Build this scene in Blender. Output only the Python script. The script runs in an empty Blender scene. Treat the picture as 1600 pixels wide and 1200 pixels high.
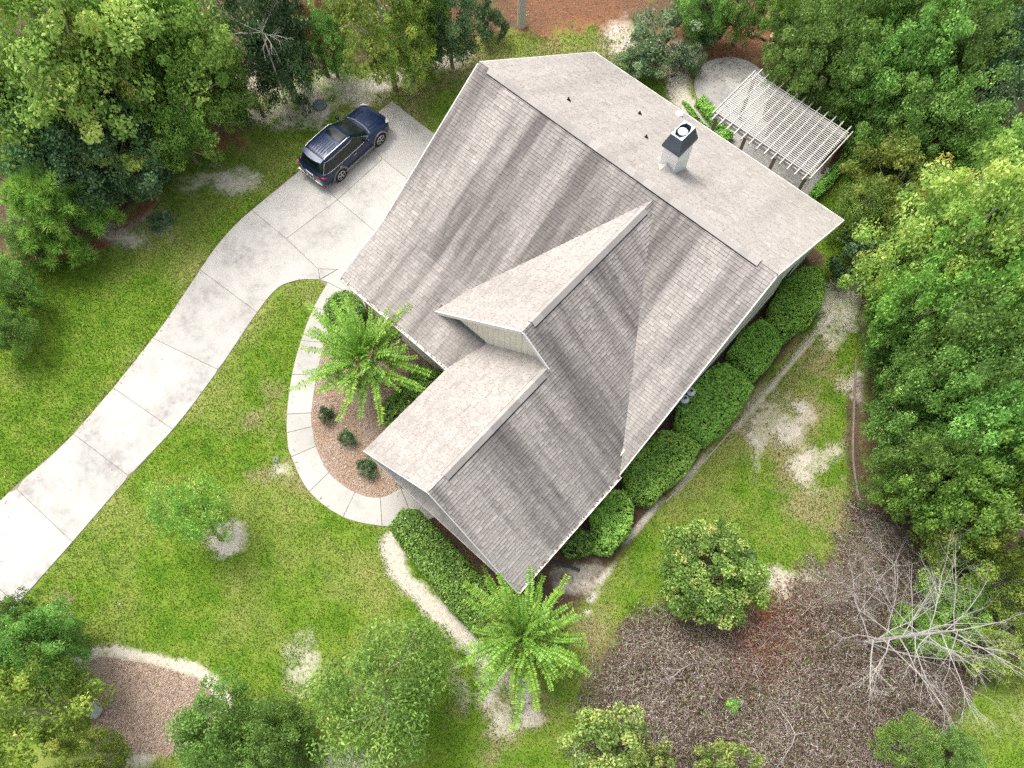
import bpy, bmesh, math, random
import numpy as np
from mathutils import Vector, Matrix
random.seed(7); rng = np.random.default_rng(11)
S = bpy.context.scene; COL = S.collection
R = math.radians
# ------------------------------------------------------------------ camera, sky, sun, exposure
CAM_M = np.array([[0.7431793912, -0.6208309064, 0.2495062688], [0.6690817470, 0.6874774767, -0.2823195617], [0.0037427693, 0.3767541702, 0.9263057200]])
CAM_C = np.array([7.0081, -16.6535, 33.0]); CAM_F = 1269.52
cd = bpy.data.cameras.new('camera'); cam = bpy.data.objects.new('camera', cd); COL.objects.link(cam)
cd.sensor_width = 36; cd.lens = CAM_F/1600*36; cd.clip_start = 0.5; cd.clip_end = 2000
cam.matrix_world = Matrix([[*CAM_M[0], CAM_C[0]], [*CAM_M[1], CAM_C[1]], [*CAM_M[2], CAM_C[2]], [0, 0, 0, 1]])
S.camera = cam
SUN_EL, SUN_AZ = 64, 172           # azimuth counter-clockwise from +X: the light comes from the garage end
W = bpy.data.worlds.new('World'); S.world = W; W.use_nodes = True
wn = W.node_tree; sky = wn.nodes.new('ShaderNodeTexSky'); sky.sky_type = 'NISHITA'; sky.sun_disc = False
sky.sun_elevation = R(SUN_EL); sky.sun_rotation = R(90-SUN_AZ); sky.air_density = 1.0; sky.dust_density = 6.0; sky.ozone_density = 0.6
bg = wn.nodes['Background']; bg.inputs[1].default_value = 0.15
hs_ = wn.nodes.new('ShaderNodeHueSaturation'); hs_.inputs['Saturation'].default_value = .4       # overcast: a pale, nearly colourless sky
wn.links.new(sky.outputs[0], hs_.inputs['Color']); wn.links.new(hs_.outputs[0], bg.inputs[0])
sl = bpy.data.lights.new('sun', 'SUN'); sl.energy = 1.1; sl.angle = R(24); sl.color = (1, .95, .87)
so = bpy.data.objects.new('sun', sl); COL.objects.link(so)
sd = Vector((math.cos(R(SUN_EL))*math.cos(R(SUN_AZ)), math.cos(R(SUN_EL))*math.sin(R(SUN_AZ)), math.sin(R(SUN_EL))))
so.rotation_euler = sd.to_track_quat('Z', 'Y').to_euler(); so.location = (-20, 20, 60)
S.view_settings.view_transform = 'Standard'; S.view_settings.look = 'None'; S.view_settings.gamma = 1
S.view_settings.use_curve_mapping = False; S.view_settings.exposure = 1.0
S.render.engine = 'CYCLES'; S.cycles.use_denoising = False; S.cycles.max_bounces = 6; S.cycles.transparent_max_bounces = 4

# ------------------------------------------------------------------ helpers
def at(px, py, z=0.0):
    """world point at height z under a pixel of the 1600x1200 photograph"""
    v = CAM_M @ np.array([(px-800)/CAM_F, -(py-600)/CAM_F, -1.0]); t = (z-CAM_C[2])/v[2]
    return CAM_C+t*v
def on_plane(px, py, p0, n):
    v = CAM_M @ np.array([(px-800)/CAM_F, -(py-600)/CAM_F, -1.0]); n = np.array(n)
    return CAM_C+v*(np.dot(np.array(p0)-CAM_C, n)/np.dot(v, n))
def depth(P): return float((CAM_C-np.array(P)) @ CAM_M[:, 2])
def mpp(P): return depth(P)/CAM_F
def link(name, me, mat=None, parent=None):
    o = bpy.data.objects.new(name, me); COL.objects.link(o)
    if mat is not None and not me.materials: me.materials.append(mat)
    if parent is not None: o.parent = parent
    return o
def tag(o, label=None, cat=None, group=None, kind=None):
    if label: o['label'] = label
    if cat: o['category'] = cat
    if group: o['group'] = group
    if kind: o['kind'] = kind
    return o
def empty(name, loc=(0, 0, 0), rz=0, label=None, cat=None, group=None):
    o = bpy.data.objects.new(name, None); COL.objects.link(o); o.location = loc; o.rotation_euler = (0, 0, rz)
    o.empty_display_size = .2
    return tag(o, label, cat, group)
class MB:
    def __init__(s): s.v = []; s.f = []; s.mi = []; s.t = []; s.r = []
    def poly(s, pts, mi=0):
        b = len(s.v); s.v += [tuple(map(float, p)) for p in pts]; s.f.append(list(range(b, b+len(pts)))); s.mi.append(mi); return s
    def hexa(s, p, mi=0, mtop=None):       # 8 points: bottom 4 ccw, top 4 ccw
        b = len(s.v); s.v += [tuple(map(float, q)) for q in p]
        for i, f in enumerate(((3, 2, 1, 0), (4, 5, 6, 7), (0, 1, 5, 4), (1, 2, 6, 5), (2, 3, 7, 6), (3, 0, 4, 7))):
            s.f.append([b+j for j in f]); s.mi.append(mtop if (i == 1 and mtop is not None) else mi)
        return s
    def box(s, a, c, mi=0):
        x0, y0, z0 = a; x1, y1, z1 = c
        return s.hexa([(x0, y0, z0), (x1, y0, z0), (x1, y1, z0), (x0, y1, z0), (x0, y0, z1), (x1, y0, z1), (x1, y1, z1), (x0, y1, z1)], mi)
    def prism(s, pts, d, mi=0, mtop=None, mbot=None):   # extrude a polygon by vector d (top = pts, bottom = pts+d)
        n = len(pts); b = len(s.v); d = np.array(d, float)
        s.v += [tuple(map(float, p)) for p in pts]+[tuple(map(float, np.array(p)+d)) for p in pts]
        s.f.append([b+i for i in range(n)]); s.mi.append(mi if mtop is None else mtop)
        s.f.append([b+n+i for i in reversed(range(n))]); s.mi.append(mi if mbot is None else mbot)
        for i in range(n): s.f.append([b+(i+1) % n, b+i, b+n+i, b+n+(i+1) % n]); s.mi.append(mi)
        return s
    def beam(s, p, q, w, h, up=(0, 0, 1), mi=0):
        p = np.array(p, float); q = np.array(q, float); d = q-p; d /= np.linalg.norm(d); up = np.array(up, float)
        a = np.cross(d, up); a /= np.linalg.norm(a); u = np.cross(a, d)
        def ring(c): return [c-a*w/2-u*h/2, c+a*w/2-u*h/2, c+a*w/2+u*h/2, c-a*w/2+u*h/2]
        A, B = ring(p), ring(q)
        return s.hexa([A[0], A[1], B[1], B[0], A[3], A[2], B[2], B[3]], mi)
    def tube(s, pts, rad, n=6, mi=0, cap=True):
        pts = [np.array(p, float) for p in pts]; b = len(s.v); k = len(pts)
        if not hasattr(rad, '__len__'): rad = [rad]*k
        for i in range(k):
            d = pts[min(i+1, k-1)]-pts[max(i-1, 0)]; d = d/(np.linalg.norm(d)+1e-9)
            a = np.cross(d, (0, 0, 1.)) if abs(d[2]) < .95 else np.cross(d, (1., 0, 0)); a /= np.linalg.norm(a); c = np.cross(d, a)
            for j in range(n):
                t = 2*math.pi*j/n; s.v.append(tuple(pts[i]+rad[i]*(a*math.cos(t)+c*math.sin(t))))
        for i in range(k-1):
            for j in range(n):
                s.f.append([b+i*n+j, b+i*n+(j+1) % n, b+(i+1)*n+(j+1) % n, b+(i+1)*n+j]); s.mi.append(mi)
        if cap:
            s.f.append([b+(k-1)*n+j for j in range(n)]); s.mi.append(mi); s.f.append([b+j for j in reversed(range(n))]); s.mi.append(mi)
        return s
    def lathe(s, prof, c=(0, 0, 0), n=24, mi=0, axis='z'):
        b = len(s.v)
        for r_, z in prof:
            for j in range(n):
                t = 2*math.pi*j/n; x, y = r_*math.cos(t), r_*math.sin(t)
                s.v.append((c[0]+x, c[1]+y, c[2]+z) if axis == 'z' else (c[0]+z, c[1]+x, c[2]+y))
        for i in range(len(prof)-1):
            for j in range(n):
                s.f.append([b+i*n+j, b+i*n+(j+1) % n, b+(i+1)*n+(j+1) % n, b+(i+1)*n+j]); s.mi.append(mi)
        return s
    def mesh(s, name, mats=None, smooth=False):
        me = bpy.data.meshes.new(name); me.from_pydata(s.v, [], s.f)
        if mats:
            for m in (mats if isinstance(mats, (list, tuple)) else [mats]): me.materials.append(m)
            me.polygons.foreach_set('material_index', s.mi)
        if s.t: me.attributes.new('tint', 'FLOAT', 'POINT').data.foreach_set('value', s.t)
        if s.r: me.attributes.new('ruv', 'FLOAT_VECTOR', 'POINT').data.foreach_set('vector', np.array(s.r, 'f').ravel())
        if smooth: me.polygons.foreach_set('use_smooth', [True]*len(me.polygons))
        me.update(); return me
    def build(s, name, mats=None, parent=None, smooth=False): return link(name, s.mesh(name, mats, smooth), None, parent)
def np_mesh(name, V, nper, mat, attrs=None):
    """V: (N*nper,3) vertices, faces of nper consecutive vertices"""
    V = np.asarray(V, 'f').reshape(-1, 3); n = len(V)//nper
    me = bpy.data.meshes.new(name); me.vertices.add(len(V)); me.vertices.foreach_set('co', V.ravel())
    me.loops.add(len(V)); me.loops.foreach_set('vertex_index', np.arange(len(V), dtype='i'))
    me.polygons.add(n); me.polygons.foreach_set('loop_start', np.arange(0, len(V), nper, dtype='i'))
    for k, a in (attrs or {}).items():
        me.attributes.new(k, 'FLOAT', 'POINT').data.foreach_set('value', np.repeat(np.asarray(a, 'f'), nper) if len(a) == n else np.asarray(a, 'f'))
    me.update(calc_edges=True); me.materials.append(mat); return me
def unit(a): return a/(np.linalg.norm(a, axis=-1, keepdims=True)+1e-9)
def vnoise(x, y, sc=1.0, seed=0):
    x = np.asarray(x)*sc+seed*17.3; y = np.asarray(y)*sc+seed*9.1; xi = np.floor(x).astype(int); yi = np.floor(y).astype(int); fx = x-xi; fy = y-yi
    def h(a, b):
        n = (a*374761393+b*668265263+seed*1442695) & 0x7fffffff; n = ((n ^ (n >> 13))*1274126177) & 0x7fffffff
        return ((n ^ (n >> 16)) & 0xffff)/65535.
    sx = fx*fx*(3-2*fx); sy = fy*fy*(3-2*fy)
    return (h(xi, yi)*(1-sx)+h(xi+1, yi)*sx)*(1-sy)+(h(xi, yi+1)*(1-sx)+h(xi+1, yi+1)*sx)*sy
def fbm(x, y, sc, seed=0): return (vnoise(x, y, sc, seed)*.5+vnoise(x, y, sc*2.1, seed+1)*.3+vnoise(x, y, sc*4.3, seed+2)*.2)
def sdist(X, Y, poly):
    """signed distance to polygon, positive inside"""
    P = np.array(poly)[:, :2]; d = np.full(X.shape, 1e9); ins = np.zeros(X.shape, bool)
    for i in range(len(P)):
        a = P[i]; b = P[(i+1) % len(P)]; e = b-a; t = np.clip(((X-a[0])*e[0]+(Y-a[1])*e[1])/(e@e+1e-12), 0, 1)
        d = np.minimum(d, np.hypot(X-a[0]-t*e[0], Y-a[1]-t*e[1]))
        c = ((a[1] > Y) != (b[1] > Y)) & (X < (b[0]-a[0])*(Y-a[1])/(b[1]-a[1]+1e-12)+a[0]); ins ^= c
    return np.where(ins, d, -d)
def ldist(X, Y, line):
    P = np.array(line)[:, :2]; d = np.full(X.shape, 1e9)
    for i in range(len(P)-1):
        a = P[i]; e = P[i+1]-a; t = np.clip(((X-a[0])*e[0]+(Y-a[1])*e[1])/(e@e+1e-12), 0, 1)
        d = np.minimum(d, np.hypot(X-a[0]-t*e[0], Y-a[1]-t*e[1]))
    return d
def G(*pp): return [at(x, y)[:2] for x, y in pp]
def smooth_line(pts, k=6):
    P = [np.array(p, float) for p in pts]; out = []
    for i in range(len(P)-1):
        p0 = P[max(i-1, 0)]; p1 = P[i]; p2 = P[i+1]; p3 = P[min(i+2, len(P)-1)]
        for j in range(k):
            t = j/k; out.append(.5*((2*p1)+(-p0+p2)*t+(2*p0-5*p1+4*p2-p3)*t*t+(-p0+3*p1-3*p2+p3)*t**3))
    out.append(P[-1]); return out

# ------------------------------------------------------------------ materials
def mat(name, col=(.5, .5, .5), rough=.8, metal=0., spec=.3, noise=None, bump=0., **kw):
    m = bpy.data.materials.new(name); m.use_nodes = True; nt = m.node_tree; b = nt.nodes['Principled BSDF']
    b.inputs['Base Color'].default_value = (*col, 1); b.inputs['Roughness'].default_value = rough; b.inputs['Metallic'].default_value = metal
    b.inputs['Specular IOR Level'].default_value = spec
    for k, v in kw.items(): b.inputs[k.replace('_', ' ')].default_value = v
    if noise:                                  # (scale, amount)
        tc = nt.nodes.new('ShaderNodeTexCoord'); n = nt.nodes.new('ShaderNodeTexNoise'); n.inputs['Scale'].default_value = noise[0]; n.inputs['Detail'].default_value = 6
        nt.links.new(tc.outputs['Object'], n.inputs['Vector'])
        mr = nt.nodes.new('ShaderNodeMapRange'); mr.inputs[1].default_value = .3; mr.inputs[2].default_value = .7; mr.inputs[3].default_value = 1-noise[1]; mr.inputs[4].default_value = 1+noise[1]
        nt.links.new(n.outputs[0], mr.inputs[0])
        oi = nt.nodes.new('ShaderNodeObjectInfo'); ad = nt.nodes.new('ShaderNodeMath'); ad.operation = 'MULTIPLY_ADD'; ad.inputs[1].default_value = kw.get('var', noise[1]*.6); 
        nt.links.new(oi.outputs['Random'], ad.inputs[0]); nt.links.new(mr.outputs[0], ad.inputs[2])
        mx = nt.nodes.new('ShaderNodeVectorMath'); mx.operation = 'SCALE'; mx.inputs[0].default_value = col; nt.links.new(ad.outputs[0], mx.inputs['Scale'])
        nt.links.new(mx.outputs[0], b.inputs['Base Color'])
        if bump:
            bp = nt.nodes.new('ShaderNodeBump'); bp.inputs['Strength'].default_value = bump; bp.inputs['Distance'].default_value = .02
            nt.links.new(n.outputs[0], bp.inputs['Height']); nt.links.new(bp.outputs[0], b.inputs['Normal'])
    return m
class NT:
    def __init__(s, m): s.nt = m.node_tree; s.n = s.nt.nodes; s.l = s.nt.links
    def node(s, t, **kw):
        x = s.n.new(t)
        for k, v in kw.items():
            if k.startswith('i_'):
                kk = k[2:]; x.inputs[int(kk) if kk.isdigit() else kk.replace('_', ' ')].default_value = v
            else: setattr(x, k, v)
        return x
    def attr(s, name): return s.node('ShaderNodeAttribute', attribute_name=name)
    def noise(s, vec, scale, detail=4, rough=.55):
        n = s.node('ShaderNodeTexNoise', i_Scale=scale, i_Detail=detail, i_Roughness=rough); s.l.new(vec, n.inputs['Vector']); return n.outputs[0]
    def ramp(s, f, stops):
        r = s.node('ShaderNodeValToRGB'); e = r.color_ramp.elements
        while len(e) < len(stops): e.new(.5)
        for q, (p, c) in zip(e, stops): q.position = p; q.color = (*c, 1) if len(c) == 3 else c
        s.l.new(f, r.inputs[0]); return r.outputs[0]
    def mix(s, f, a, b, mode='MIX'):
        m = s.node('ShaderNodeMix', data_type='RGBA', blend_type=mode)
        for v, i in ((f, 0), (a, 6), (b, 7)):
            if hasattr(v, 'is_linked') or hasattr(v, 'links'): s.l.new(v, m.inputs[i])
            elif i == 0: m.inputs[0].default_value = v
            else: m.inputs[i].default_value = (*v, 1)
        return m.outputs[2]
    def math(s, op, a, b=None, c=None, clamp=False):
        m = s.node('ShaderNodeMath', operation=op, use_clamp=clamp)
        for i, v in enumerate((a, b, c)):
            if v is None: continue
            if hasattr(v, 'links'): s.l.new(v, m.inputs[i])
            else: m.inputs[i].default_value = v
        return m.outputs[0]
    def rng(s, f, a, b, c=0., d=1.):
        m = s.node('ShaderNodeMapRange', i_1=a, i_2=b, i_3=c, i_4=d); s.l.new(f, m.inputs[0]); return m.outputs[0]
def newmat(name, rough=.9, spec=.2):
    m = bpy.data.materials.new(name); m.use_nodes = True; b = m.node_tree.nodes['Principled BSDF']
    b.inputs['Roughness'].default_value = rough; b.inputs['Specular IOR Level'].default_value = spec
    return m, NT(m), b
def leaf_mat(name, stops, trans=.42, rough=.42, var=.25, sat=.9):
    m, t, b = newmat(name, rough, .35)
    a = t.attr('tint').outputs['Fac']; c = t.ramp(a, stops)
    oi = t.node('ShaderNodeObjectInfo')
    hs = t.node('ShaderNodeHueSaturation', i_Saturation=sat, i_Fac=1.0); t.l.new(c, hs.inputs['Color'])
    t.l.new(t.rng(oi.outputs['Random'], 0, 1, .480, .505), hs.inputs['Hue']); t.l.new(t.rng(oi.outputs['Random'], 0, 1, 1-var, 1+var), hs.inputs['Value'])
    t.l.new(hs.outputs[0], b.inputs['Base Color'])
    tr = t.node('ShaderNodeBsdfTranslucent'); t.l.new(hs.outputs[0], tr.inputs[0])
    mx = t.node('ShaderNodeMixShader'); mx.inputs[0].default_value = trans; out = t.n['Material Output']
    t.l.new(b.outputs[0], mx.inputs[1]); t.l.new(tr.outputs[0], mx.inputs[2]); t.l.new(mx.outputs[0], out.inputs[0])
    return m
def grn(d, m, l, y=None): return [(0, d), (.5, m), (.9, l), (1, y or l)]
L = {
 'maple': leaf_mat('leaf_light_green', grn((0.138, 0.248, 0.031), (0.327, 0.550, 0.076), (0.586, 0.672, 0.136))),
 'gum': leaf_mat('leaf_mid_green', grn((0.096, 0.216, 0.025), (0.225, 0.492, 0.049), (0.418, 0.680, 0.094))),
 'oak': leaf_mat('leaf_oak_green', grn((0.076, 0.171, 0.024), (0.178, 0.400, 0.056), (0.363, 0.679, 0.113))),
 'dark': leaf_mat('leaf_dark_green', grn((0.031, 0.083, 0.026), (0.074, 0.172, 0.058), (0.170, 0.343, 0.120)), .15),
 'yellow': leaf_mat('leaf_yellow_green', grn((0.103, 0.174, 0.018), (0.259, 0.409, 0.039), (0.518, 0.646, 0.076), (0.680, 0.646, 0.108))),
 'silver': leaf_mat('leaf_silver_green', grn((0.070, 0.135, 0.058), (0.175, 0.314, 0.127), (0.352, 0.515, 0.254))),
 'pine': leaf_mat('pine_needle', grn((0.107, 0.380, 0.025), (0.270, 0.680, 0.050), (0.467, 0.680, 0.087)), .2),
 'hedge': leaf_mat('hedge_leaf', grn((0.114, 0.314, 0.034), (0.267, 0.680, 0.058), (0.492, 0.680, 0.112)), .25, .35, .1),
 'boxwood': leaf_mat('hedge_leaf_dark', grn((0.064, 0.138, 0.019), (0.156, 0.337, 0.032), (0.348, 0.552, 0.080), (0.680, 0.582, 0.184)), .2, .35, .1),
 'myrtle': leaf_mat('myrtle_leaf', grn((0.092, 0.244, 0.013), (0.205, 0.470, 0.024), (0.353, 0.596, 0.050)), .3, .4, .06),
 'brown': leaf_mat('dead_leaf', grn((0.132, 0.059, 0.026), (0.290, 0.132, 0.059), (0.475, 0.251, 0.119)), .2, .7),
 'lime': leaf_mat('leaf_lime', grn((0.151, 0.252, 0.050), (0.319, 0.470, 0.084), (0.571, 0.620, 0.168), (0.620, 0.620, 0.168)), .3),
}
M_bark = mat('bark', (.16, .12, .09), .95, noise=(14, .4), bump=.5)
M_palebark = mat('pale_bark', (.42, .39, .35), .9, noise=(9, .3), bump=.3)
M_twig = mat('dead_twig', (.36, .33, .30), .9, noise=(5, .35))

def grass_colour(t, vec):
    n1 = t.noise(vec, .2, 4); n2 = t.noise(vec, 1.1, 4); n3 = t.noise(vec, 9, 5, .7)
    c = t.ramp(n2, [(.3, (.10, .215, .016)), (.5, (.16, .275, .026)), (.72, (.23, .32, .048))])
    c = t.mix(t.rng(n1, .47, .66), c, (.32, .345, .10))
    c = t.mix(t.math('MULTIPLY', t.rng(n3, .55, .78), .35), c, (.33, .33, .13))
    return c, n3
def ground_material():
    m, t, b = newmat('ground', 1.0, .1); vec = t.node('ShaderNodeTexCoord').outputs['Object']
    c, n3 = grass_colour(t, vec); nf = t.noise(vec, 22, 6, .75); nm = t.noise(vec, 1.6, 6, .65); nh = t.noise(vec, 6, 5, .7)
    c = t.mix(t.rng(nf, .3, .75), t.mix(.45, c, (.02, .04, .006)), c)
    def lay(c, name, col, sharp=.22):
        a = t.attr(name).outputs['Fac']
        k = t.math('ADD', a, t.math('MULTIPLY', t.math('SUBTRACT', t.math('ADD', t.math('MULTIPLY', nm, .45), t.math('MULTIPLY', nh, .55)), .5), 1.7))
        k = t.math('MULTIPLY', t.rng(k, .5-sharp, .5+sharp), t.rng(a, .02, .2))
        return t.mix(k, c, col)
    dry = t.ramp(nf, [(.25, (.14, .13, .045)), (.5, (.26, .23, .11)), (.75, (.36, .31, .19))])
    c = lay(c, 'dry', dry, .35)
    straw = t.ramp(nf, [(.28, (.045, .02, .010)), (.45, (.17, .075, .038)), (.6, (.29, .145, .08)), (.75, (.45, .30, .19))])
    c = lay(c, 'straw', straw)
    lit = t.ramp(nf, [(.3, (.025, .018, .012)), (.48, (.085, .055, .036)), (.62, (.16, .115, .085)), (.8, (.36, .30, .25))])
    c = lay(c, 'litter', lit)
    mul = t.ramp(nf, [(.25, (.18, .125, .085)), (.45, (.35, .26, .19)), (.62, (.46, .36, .28)), (.78, (.58, .49, .40))])
    c = lay(c, 'mulch', mul, .12)
    sand = t.ramp(t.math('ADD', t.math('MULTIPLY', nf, .35), t.math('MULTIPLY', nh, .65)), [(.3, (.26, .225, .17)), (.48, (.46, .42, .35)), (.68, (.58, .54, .47))])
    c = lay(c, 'sand', sand, .42)
    t.l.new(c, b.inputs['Base Color'])
    bp = t.node('ShaderNodeBump', i_Strength=.4, i_Distance=.03); t.l.new(nf, bp.inputs['Height']); t.l.new(bp.outputs[0], b.inputs['Normal'])
    return m
def concrete_material(name, base, stain=.35):
    m, t, b = newmat(name, .9, .2); vec = t.node('ShaderNodeTexCoord').outputs['Object']
    n1 = t.noise(vec, .55, 5, .6); n2 = t.noise(vec, 3.2, 6, .7); n3 = t.noise(vec, 45, 3, .7)
    oi = t.node('ShaderNodeObjectInfo').outputs['Random']
    k = t.math('MULTIPLY', t.rng(n1, .44, .68), t.rng(n2, .32, .62))
    c = t.mix(t.math('MULTIPLY', k, stain), tuple(base), tuple(x*.42 for x in base))
    c = t.mix(t.rng(n3, .3, .7, 0, .10), c, tuple(x*.7 for x in base))
    v = t.node('ShaderNodeVectorMath', operation='SCALE'); t.l.new(c, v.inputs[0]); t.l.new(t.rng(oi, 0, 1, .93, 1.05), v.inputs['Scale'])
    t.l.new(v.outputs[0], b.inputs['Base Color'])
    bp = t.node('ShaderNodeBump', i_Strength=.1, i_Distance=.008); t.l.new(n3, bp.inputs['Height']); t.l.new(bp.outputs[0], b.inputs['Normal'])
    return m
def shingle_material():
    m, t, b = newmat('shingle', .95, .15); ti = t.attr('tint').outputs['Fac']; ruv = t.attr('ruv').outputs['Vector']
    c = t.ramp(ti, [(0, (.28, .26, .24)), (.35, (.35, .325, .30)), (.6, (.39, .363, .335)), (.8, (.42, .385, .36)), (1, (.45, .425, .395))])
    mp = t.node('ShaderNodeMapping'); mp.inputs['Scale'].default_value = (1, .09, 1); t.l.new(ruv, mp.inputs[0])
    s1 = t.noise(mp.outputs[0], .7, 4, .6); s2 = t.noise(mp.outputs[0], 2.6, 3, .6)
    st = t.math('ADD', t.math('MULTIPLY', s1, .76), t.math('MULTIPLY', s2, .24))
    k = t.math('MULTIPLY', t.rng(st, .44, .62), t.attr('stain').outputs['Fac'])
    c = t.mix(t.math('MULTIPLY', k, .82, clamp=True), c, (.088, .078, .076))
    gr = t.noise(t.node('ShaderNodeTexCoord').outputs['Object'], 60, 2, .7)
    c = t.mix(t.rng(gr, .3, .7, 0, .3), c, (.17, .155, .145))
    t.l.new(c, b.inputs['Base Color']); return m
M_shingle = shingle_material()
M_butt = mat('shingle_edge', (.05, .045, .045), .95)
M_felt = mat('roof_felt', (.09, .085, .085), .95)
M_trim = mat('white_trim', (.64, .63, .60), .55, noise=(6, .06))
M_cream = mat('cream_board', (.70, .67, .56), .65, noise=(5, .07))
M_darkmetal = mat('slate_metal', (.075, .092, .115), .45, metal=.3, spec=.5, noise=(4, .2))
M_flash = mat('lead_flashing', (.13, .15, .17), .5, metal=.4)
M_palemetal = mat('pale_metal', (.5, .56, .57), .4, metal=.3)
M_white = mat('white_paint', (.80, .80, .79), .5, noise=(8, .04))
M_black = mat('black_rubber', (.012, .012, .013), .7)
M_drive = concrete_material('drive_concrete', (.43, .415, .39), .8)
M_walk = concrete_material('walk_concrete', (.425, .41, .38), .45)
M_patio = concrete_material('patio_concrete', (.36, .35, .33), 1.0)
M_joint = mat('joint_dirt', (.17, .15, .115), 1.0, noise=(12, .4))
M_bleached = mat('bleached_wood', (.52, .505, .48), .85, noise=(18, .2))
M_post = mat('weathered_wood', (.20, .145, .10), .9, noise=(14, .3))
M_dirt = mat('bed_earth', (.12, .085, .06), 1.0, noise=(9, .5))
M_glass = mat('window_glass', (.02, .025, .03), .05, spec=.6)

# ------------------------------------------------------------------ ground sheet with cover masks
def axis(c, half, step, far):
    a = list(np.arange(c-half, c+half+1e-6, step)); ext = [c-half-d for d in (2, 6, 15, 40, 100, far)]; ext2 = [c+half+d for d in (2, 6, 15, 40, 100, far)]
    return np.array(sorted(ext)+a+ext2)
gx = axis(-6, 34, .2, 450); gy = axis(2, 34, .2, 450)
X, Y = np.meshgrid(gx, gy)
lawn_px = [(-400, 300), (-40, 405), (60, 400), (190, 352), (232, 300), (300, 250), (352, 208), (430, 128), (545, 112), (640, 95), (690, 72), (780, 62), (960, 38), (1060, 90), (1110, 150), (1290, 300), (1340, 235), (1365, 300),
 (1325, 400), (1345, 560), (1335, 780), (1290, 870), (1215, 915), (1180, 965), (985, 950), (930, 1020), (915, 1120), (925, 1260), (900, 1500), (-900, 1500), (-900, 600)]
lawn = G(*lawn_px); d_lawn = sdist(X, Y, lawn)
def blob(*bl):
    o = np.zeros(X.shape)
    for px, py, rx, ry, w in bl:
        c = at(px, py); e = at(px+rx, py)-c; f = at(px, py+ry)-c; A = np.linalg.inv(np.array([e[:2], f[:2]]).T)
        u = A[0, 0]*(X-c[0])+A[0, 1]*(Y-c[1]); v = A[1, 0]*(X-c[0])+A[1, 1]*(Y-c[1]); o = np.maximum(o, w*np.clip(1.35-np.hypot(u, v)*.85, 0, 1))
    return o
def ramp_in(d, w): return np.clip(.5+d/(2*w), 0, 1)
def stripe(w, *pp): return np.clip(1.4-ldist(X, Y, smooth_line(G(*pp)))/w, 0, 1)
masks = {}
masks['sand'] = np.maximum.reduce([
 blob((455, 150, 75, 40, .62), (545, 135, 45, 30, .6), (380, 145, 60, 35, .55), (335, 280, 55, 22, .5), (215, 355, 60, 25, .5), (590, 130, 45, 25, .4), (690, 85, 40, 20, .5), (985, 55, 45, 30, .5), (1050, 90, 40, 25, .5), (1300, 480, 40, 50, .6), (1215, 650, 42, 40, .5),
      (1180, 705, 12, 44, .6), (1280, 720, 38, 38, .46), (1330, 600, 20, 50, .25), (1255, 915, 70, 28, .66), (1370, 860, 35, 40, .5), (480, 1040, 32, 45, .62), (540, 1190, 60, 18, .8), (200, 1190, 45, 20, .5), (345, 838, 24, 27, 0), (755, 1060, 40, 40, .5), (820, 1075, 16, 20, .6), (800, 1125, 40, 25, .45), (905, 900, 34, 26, .55), (1560, 800, 40, 50, .6), (1550, 1120, 40, 30, .4), (440, 735, 16, 10, .4)),
 stripe(.38, (610, 842), (622, 888), (660, 935), (700, 972), (752, 1022)), stripe(.07, (1308, 455), (1292, 500), (1195, 612), (1085, 735), (1010, 810), (940, 905), (915, 960)), stripe(.55, (1068, 95), (1060, 130), (1072, 165), (1110, 205)),
 stripe(.28, (120, 1035), (165, 1020), (250, 1036), (310, 1055), (345, 1088), (352, 1105)), np.clip(1.35-np.hypot(X-at(352, 842)[0], Y-at(352, 842)[1])/.78, 0, 1)*1.2])
d_str = np.maximum.reduce([blob((900, 10, 160, 45, .95), (1150, 60, 110, 60, 1.0), (1060, 60, 50, 60, .8), (1225, 120, 60, 30, .8), (640, 70, 60, 30, .6), (700, 40, 60, 40, .7), (1330, 230, 60, 40, .6), (330, 225, 50, 22, .7), (1190, 985, 75, 55, .85), (1230, 940, 40, 40, .5), (1365, 840, 35, 90, .55)), stripe(.4, (30, 405), (140, 385), (200, 350), (235, 310))])
masks['straw'] = d_str
masks['dry'] = np.maximum.reduce([blob((720, 100, 90, 35, .7), (620, 150, 60, 40, .75), (950, 80, 80, 35, .7), (1240, 650, 90, 110, .62), (1290, 800, 60, 60, .6), (1260, 560, 50, 50, .6), (420, 660, 40, 60, .4), (480, 470, 30, 25, .45), (800, 1130, 80, 60, .5), (640, 990, 40, 30, .4), (330, 170, 70, 40, .4), (120, 930, 40, 40, .3), (430, 740, 60, 50, .42), (930, 1010, 40, 60, .5), (1290, 270, 30, 30, .4))])
near = lambda *pp: ldist(X, Y, smooth_line(G(*pp)))
DL = [(612, 158), (497, 243), (390, 330), (340, 382), (300, 440), (237, 530), (110, 682), (0, 782), (-170, 960), (-420, 1180)]
DR = [(675, 206), (560, 400), (500, 437), (470, 437), (440, 446), (402, 488), (354, 559), (320, 607), (271, 670), (203, 743), (113, 847), (26, 945), (-110, 1098), (-260, 1280)]
WO = [(512, 441), (490, 480), (470, 532), (456, 585), (448, 647), (449, 690), (455, 714), (483, 768), (536, 808), (597, 822), (650, 822)]
masks['sand'] = np.minimum(1.2, masks['sand']*1.2)
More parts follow.
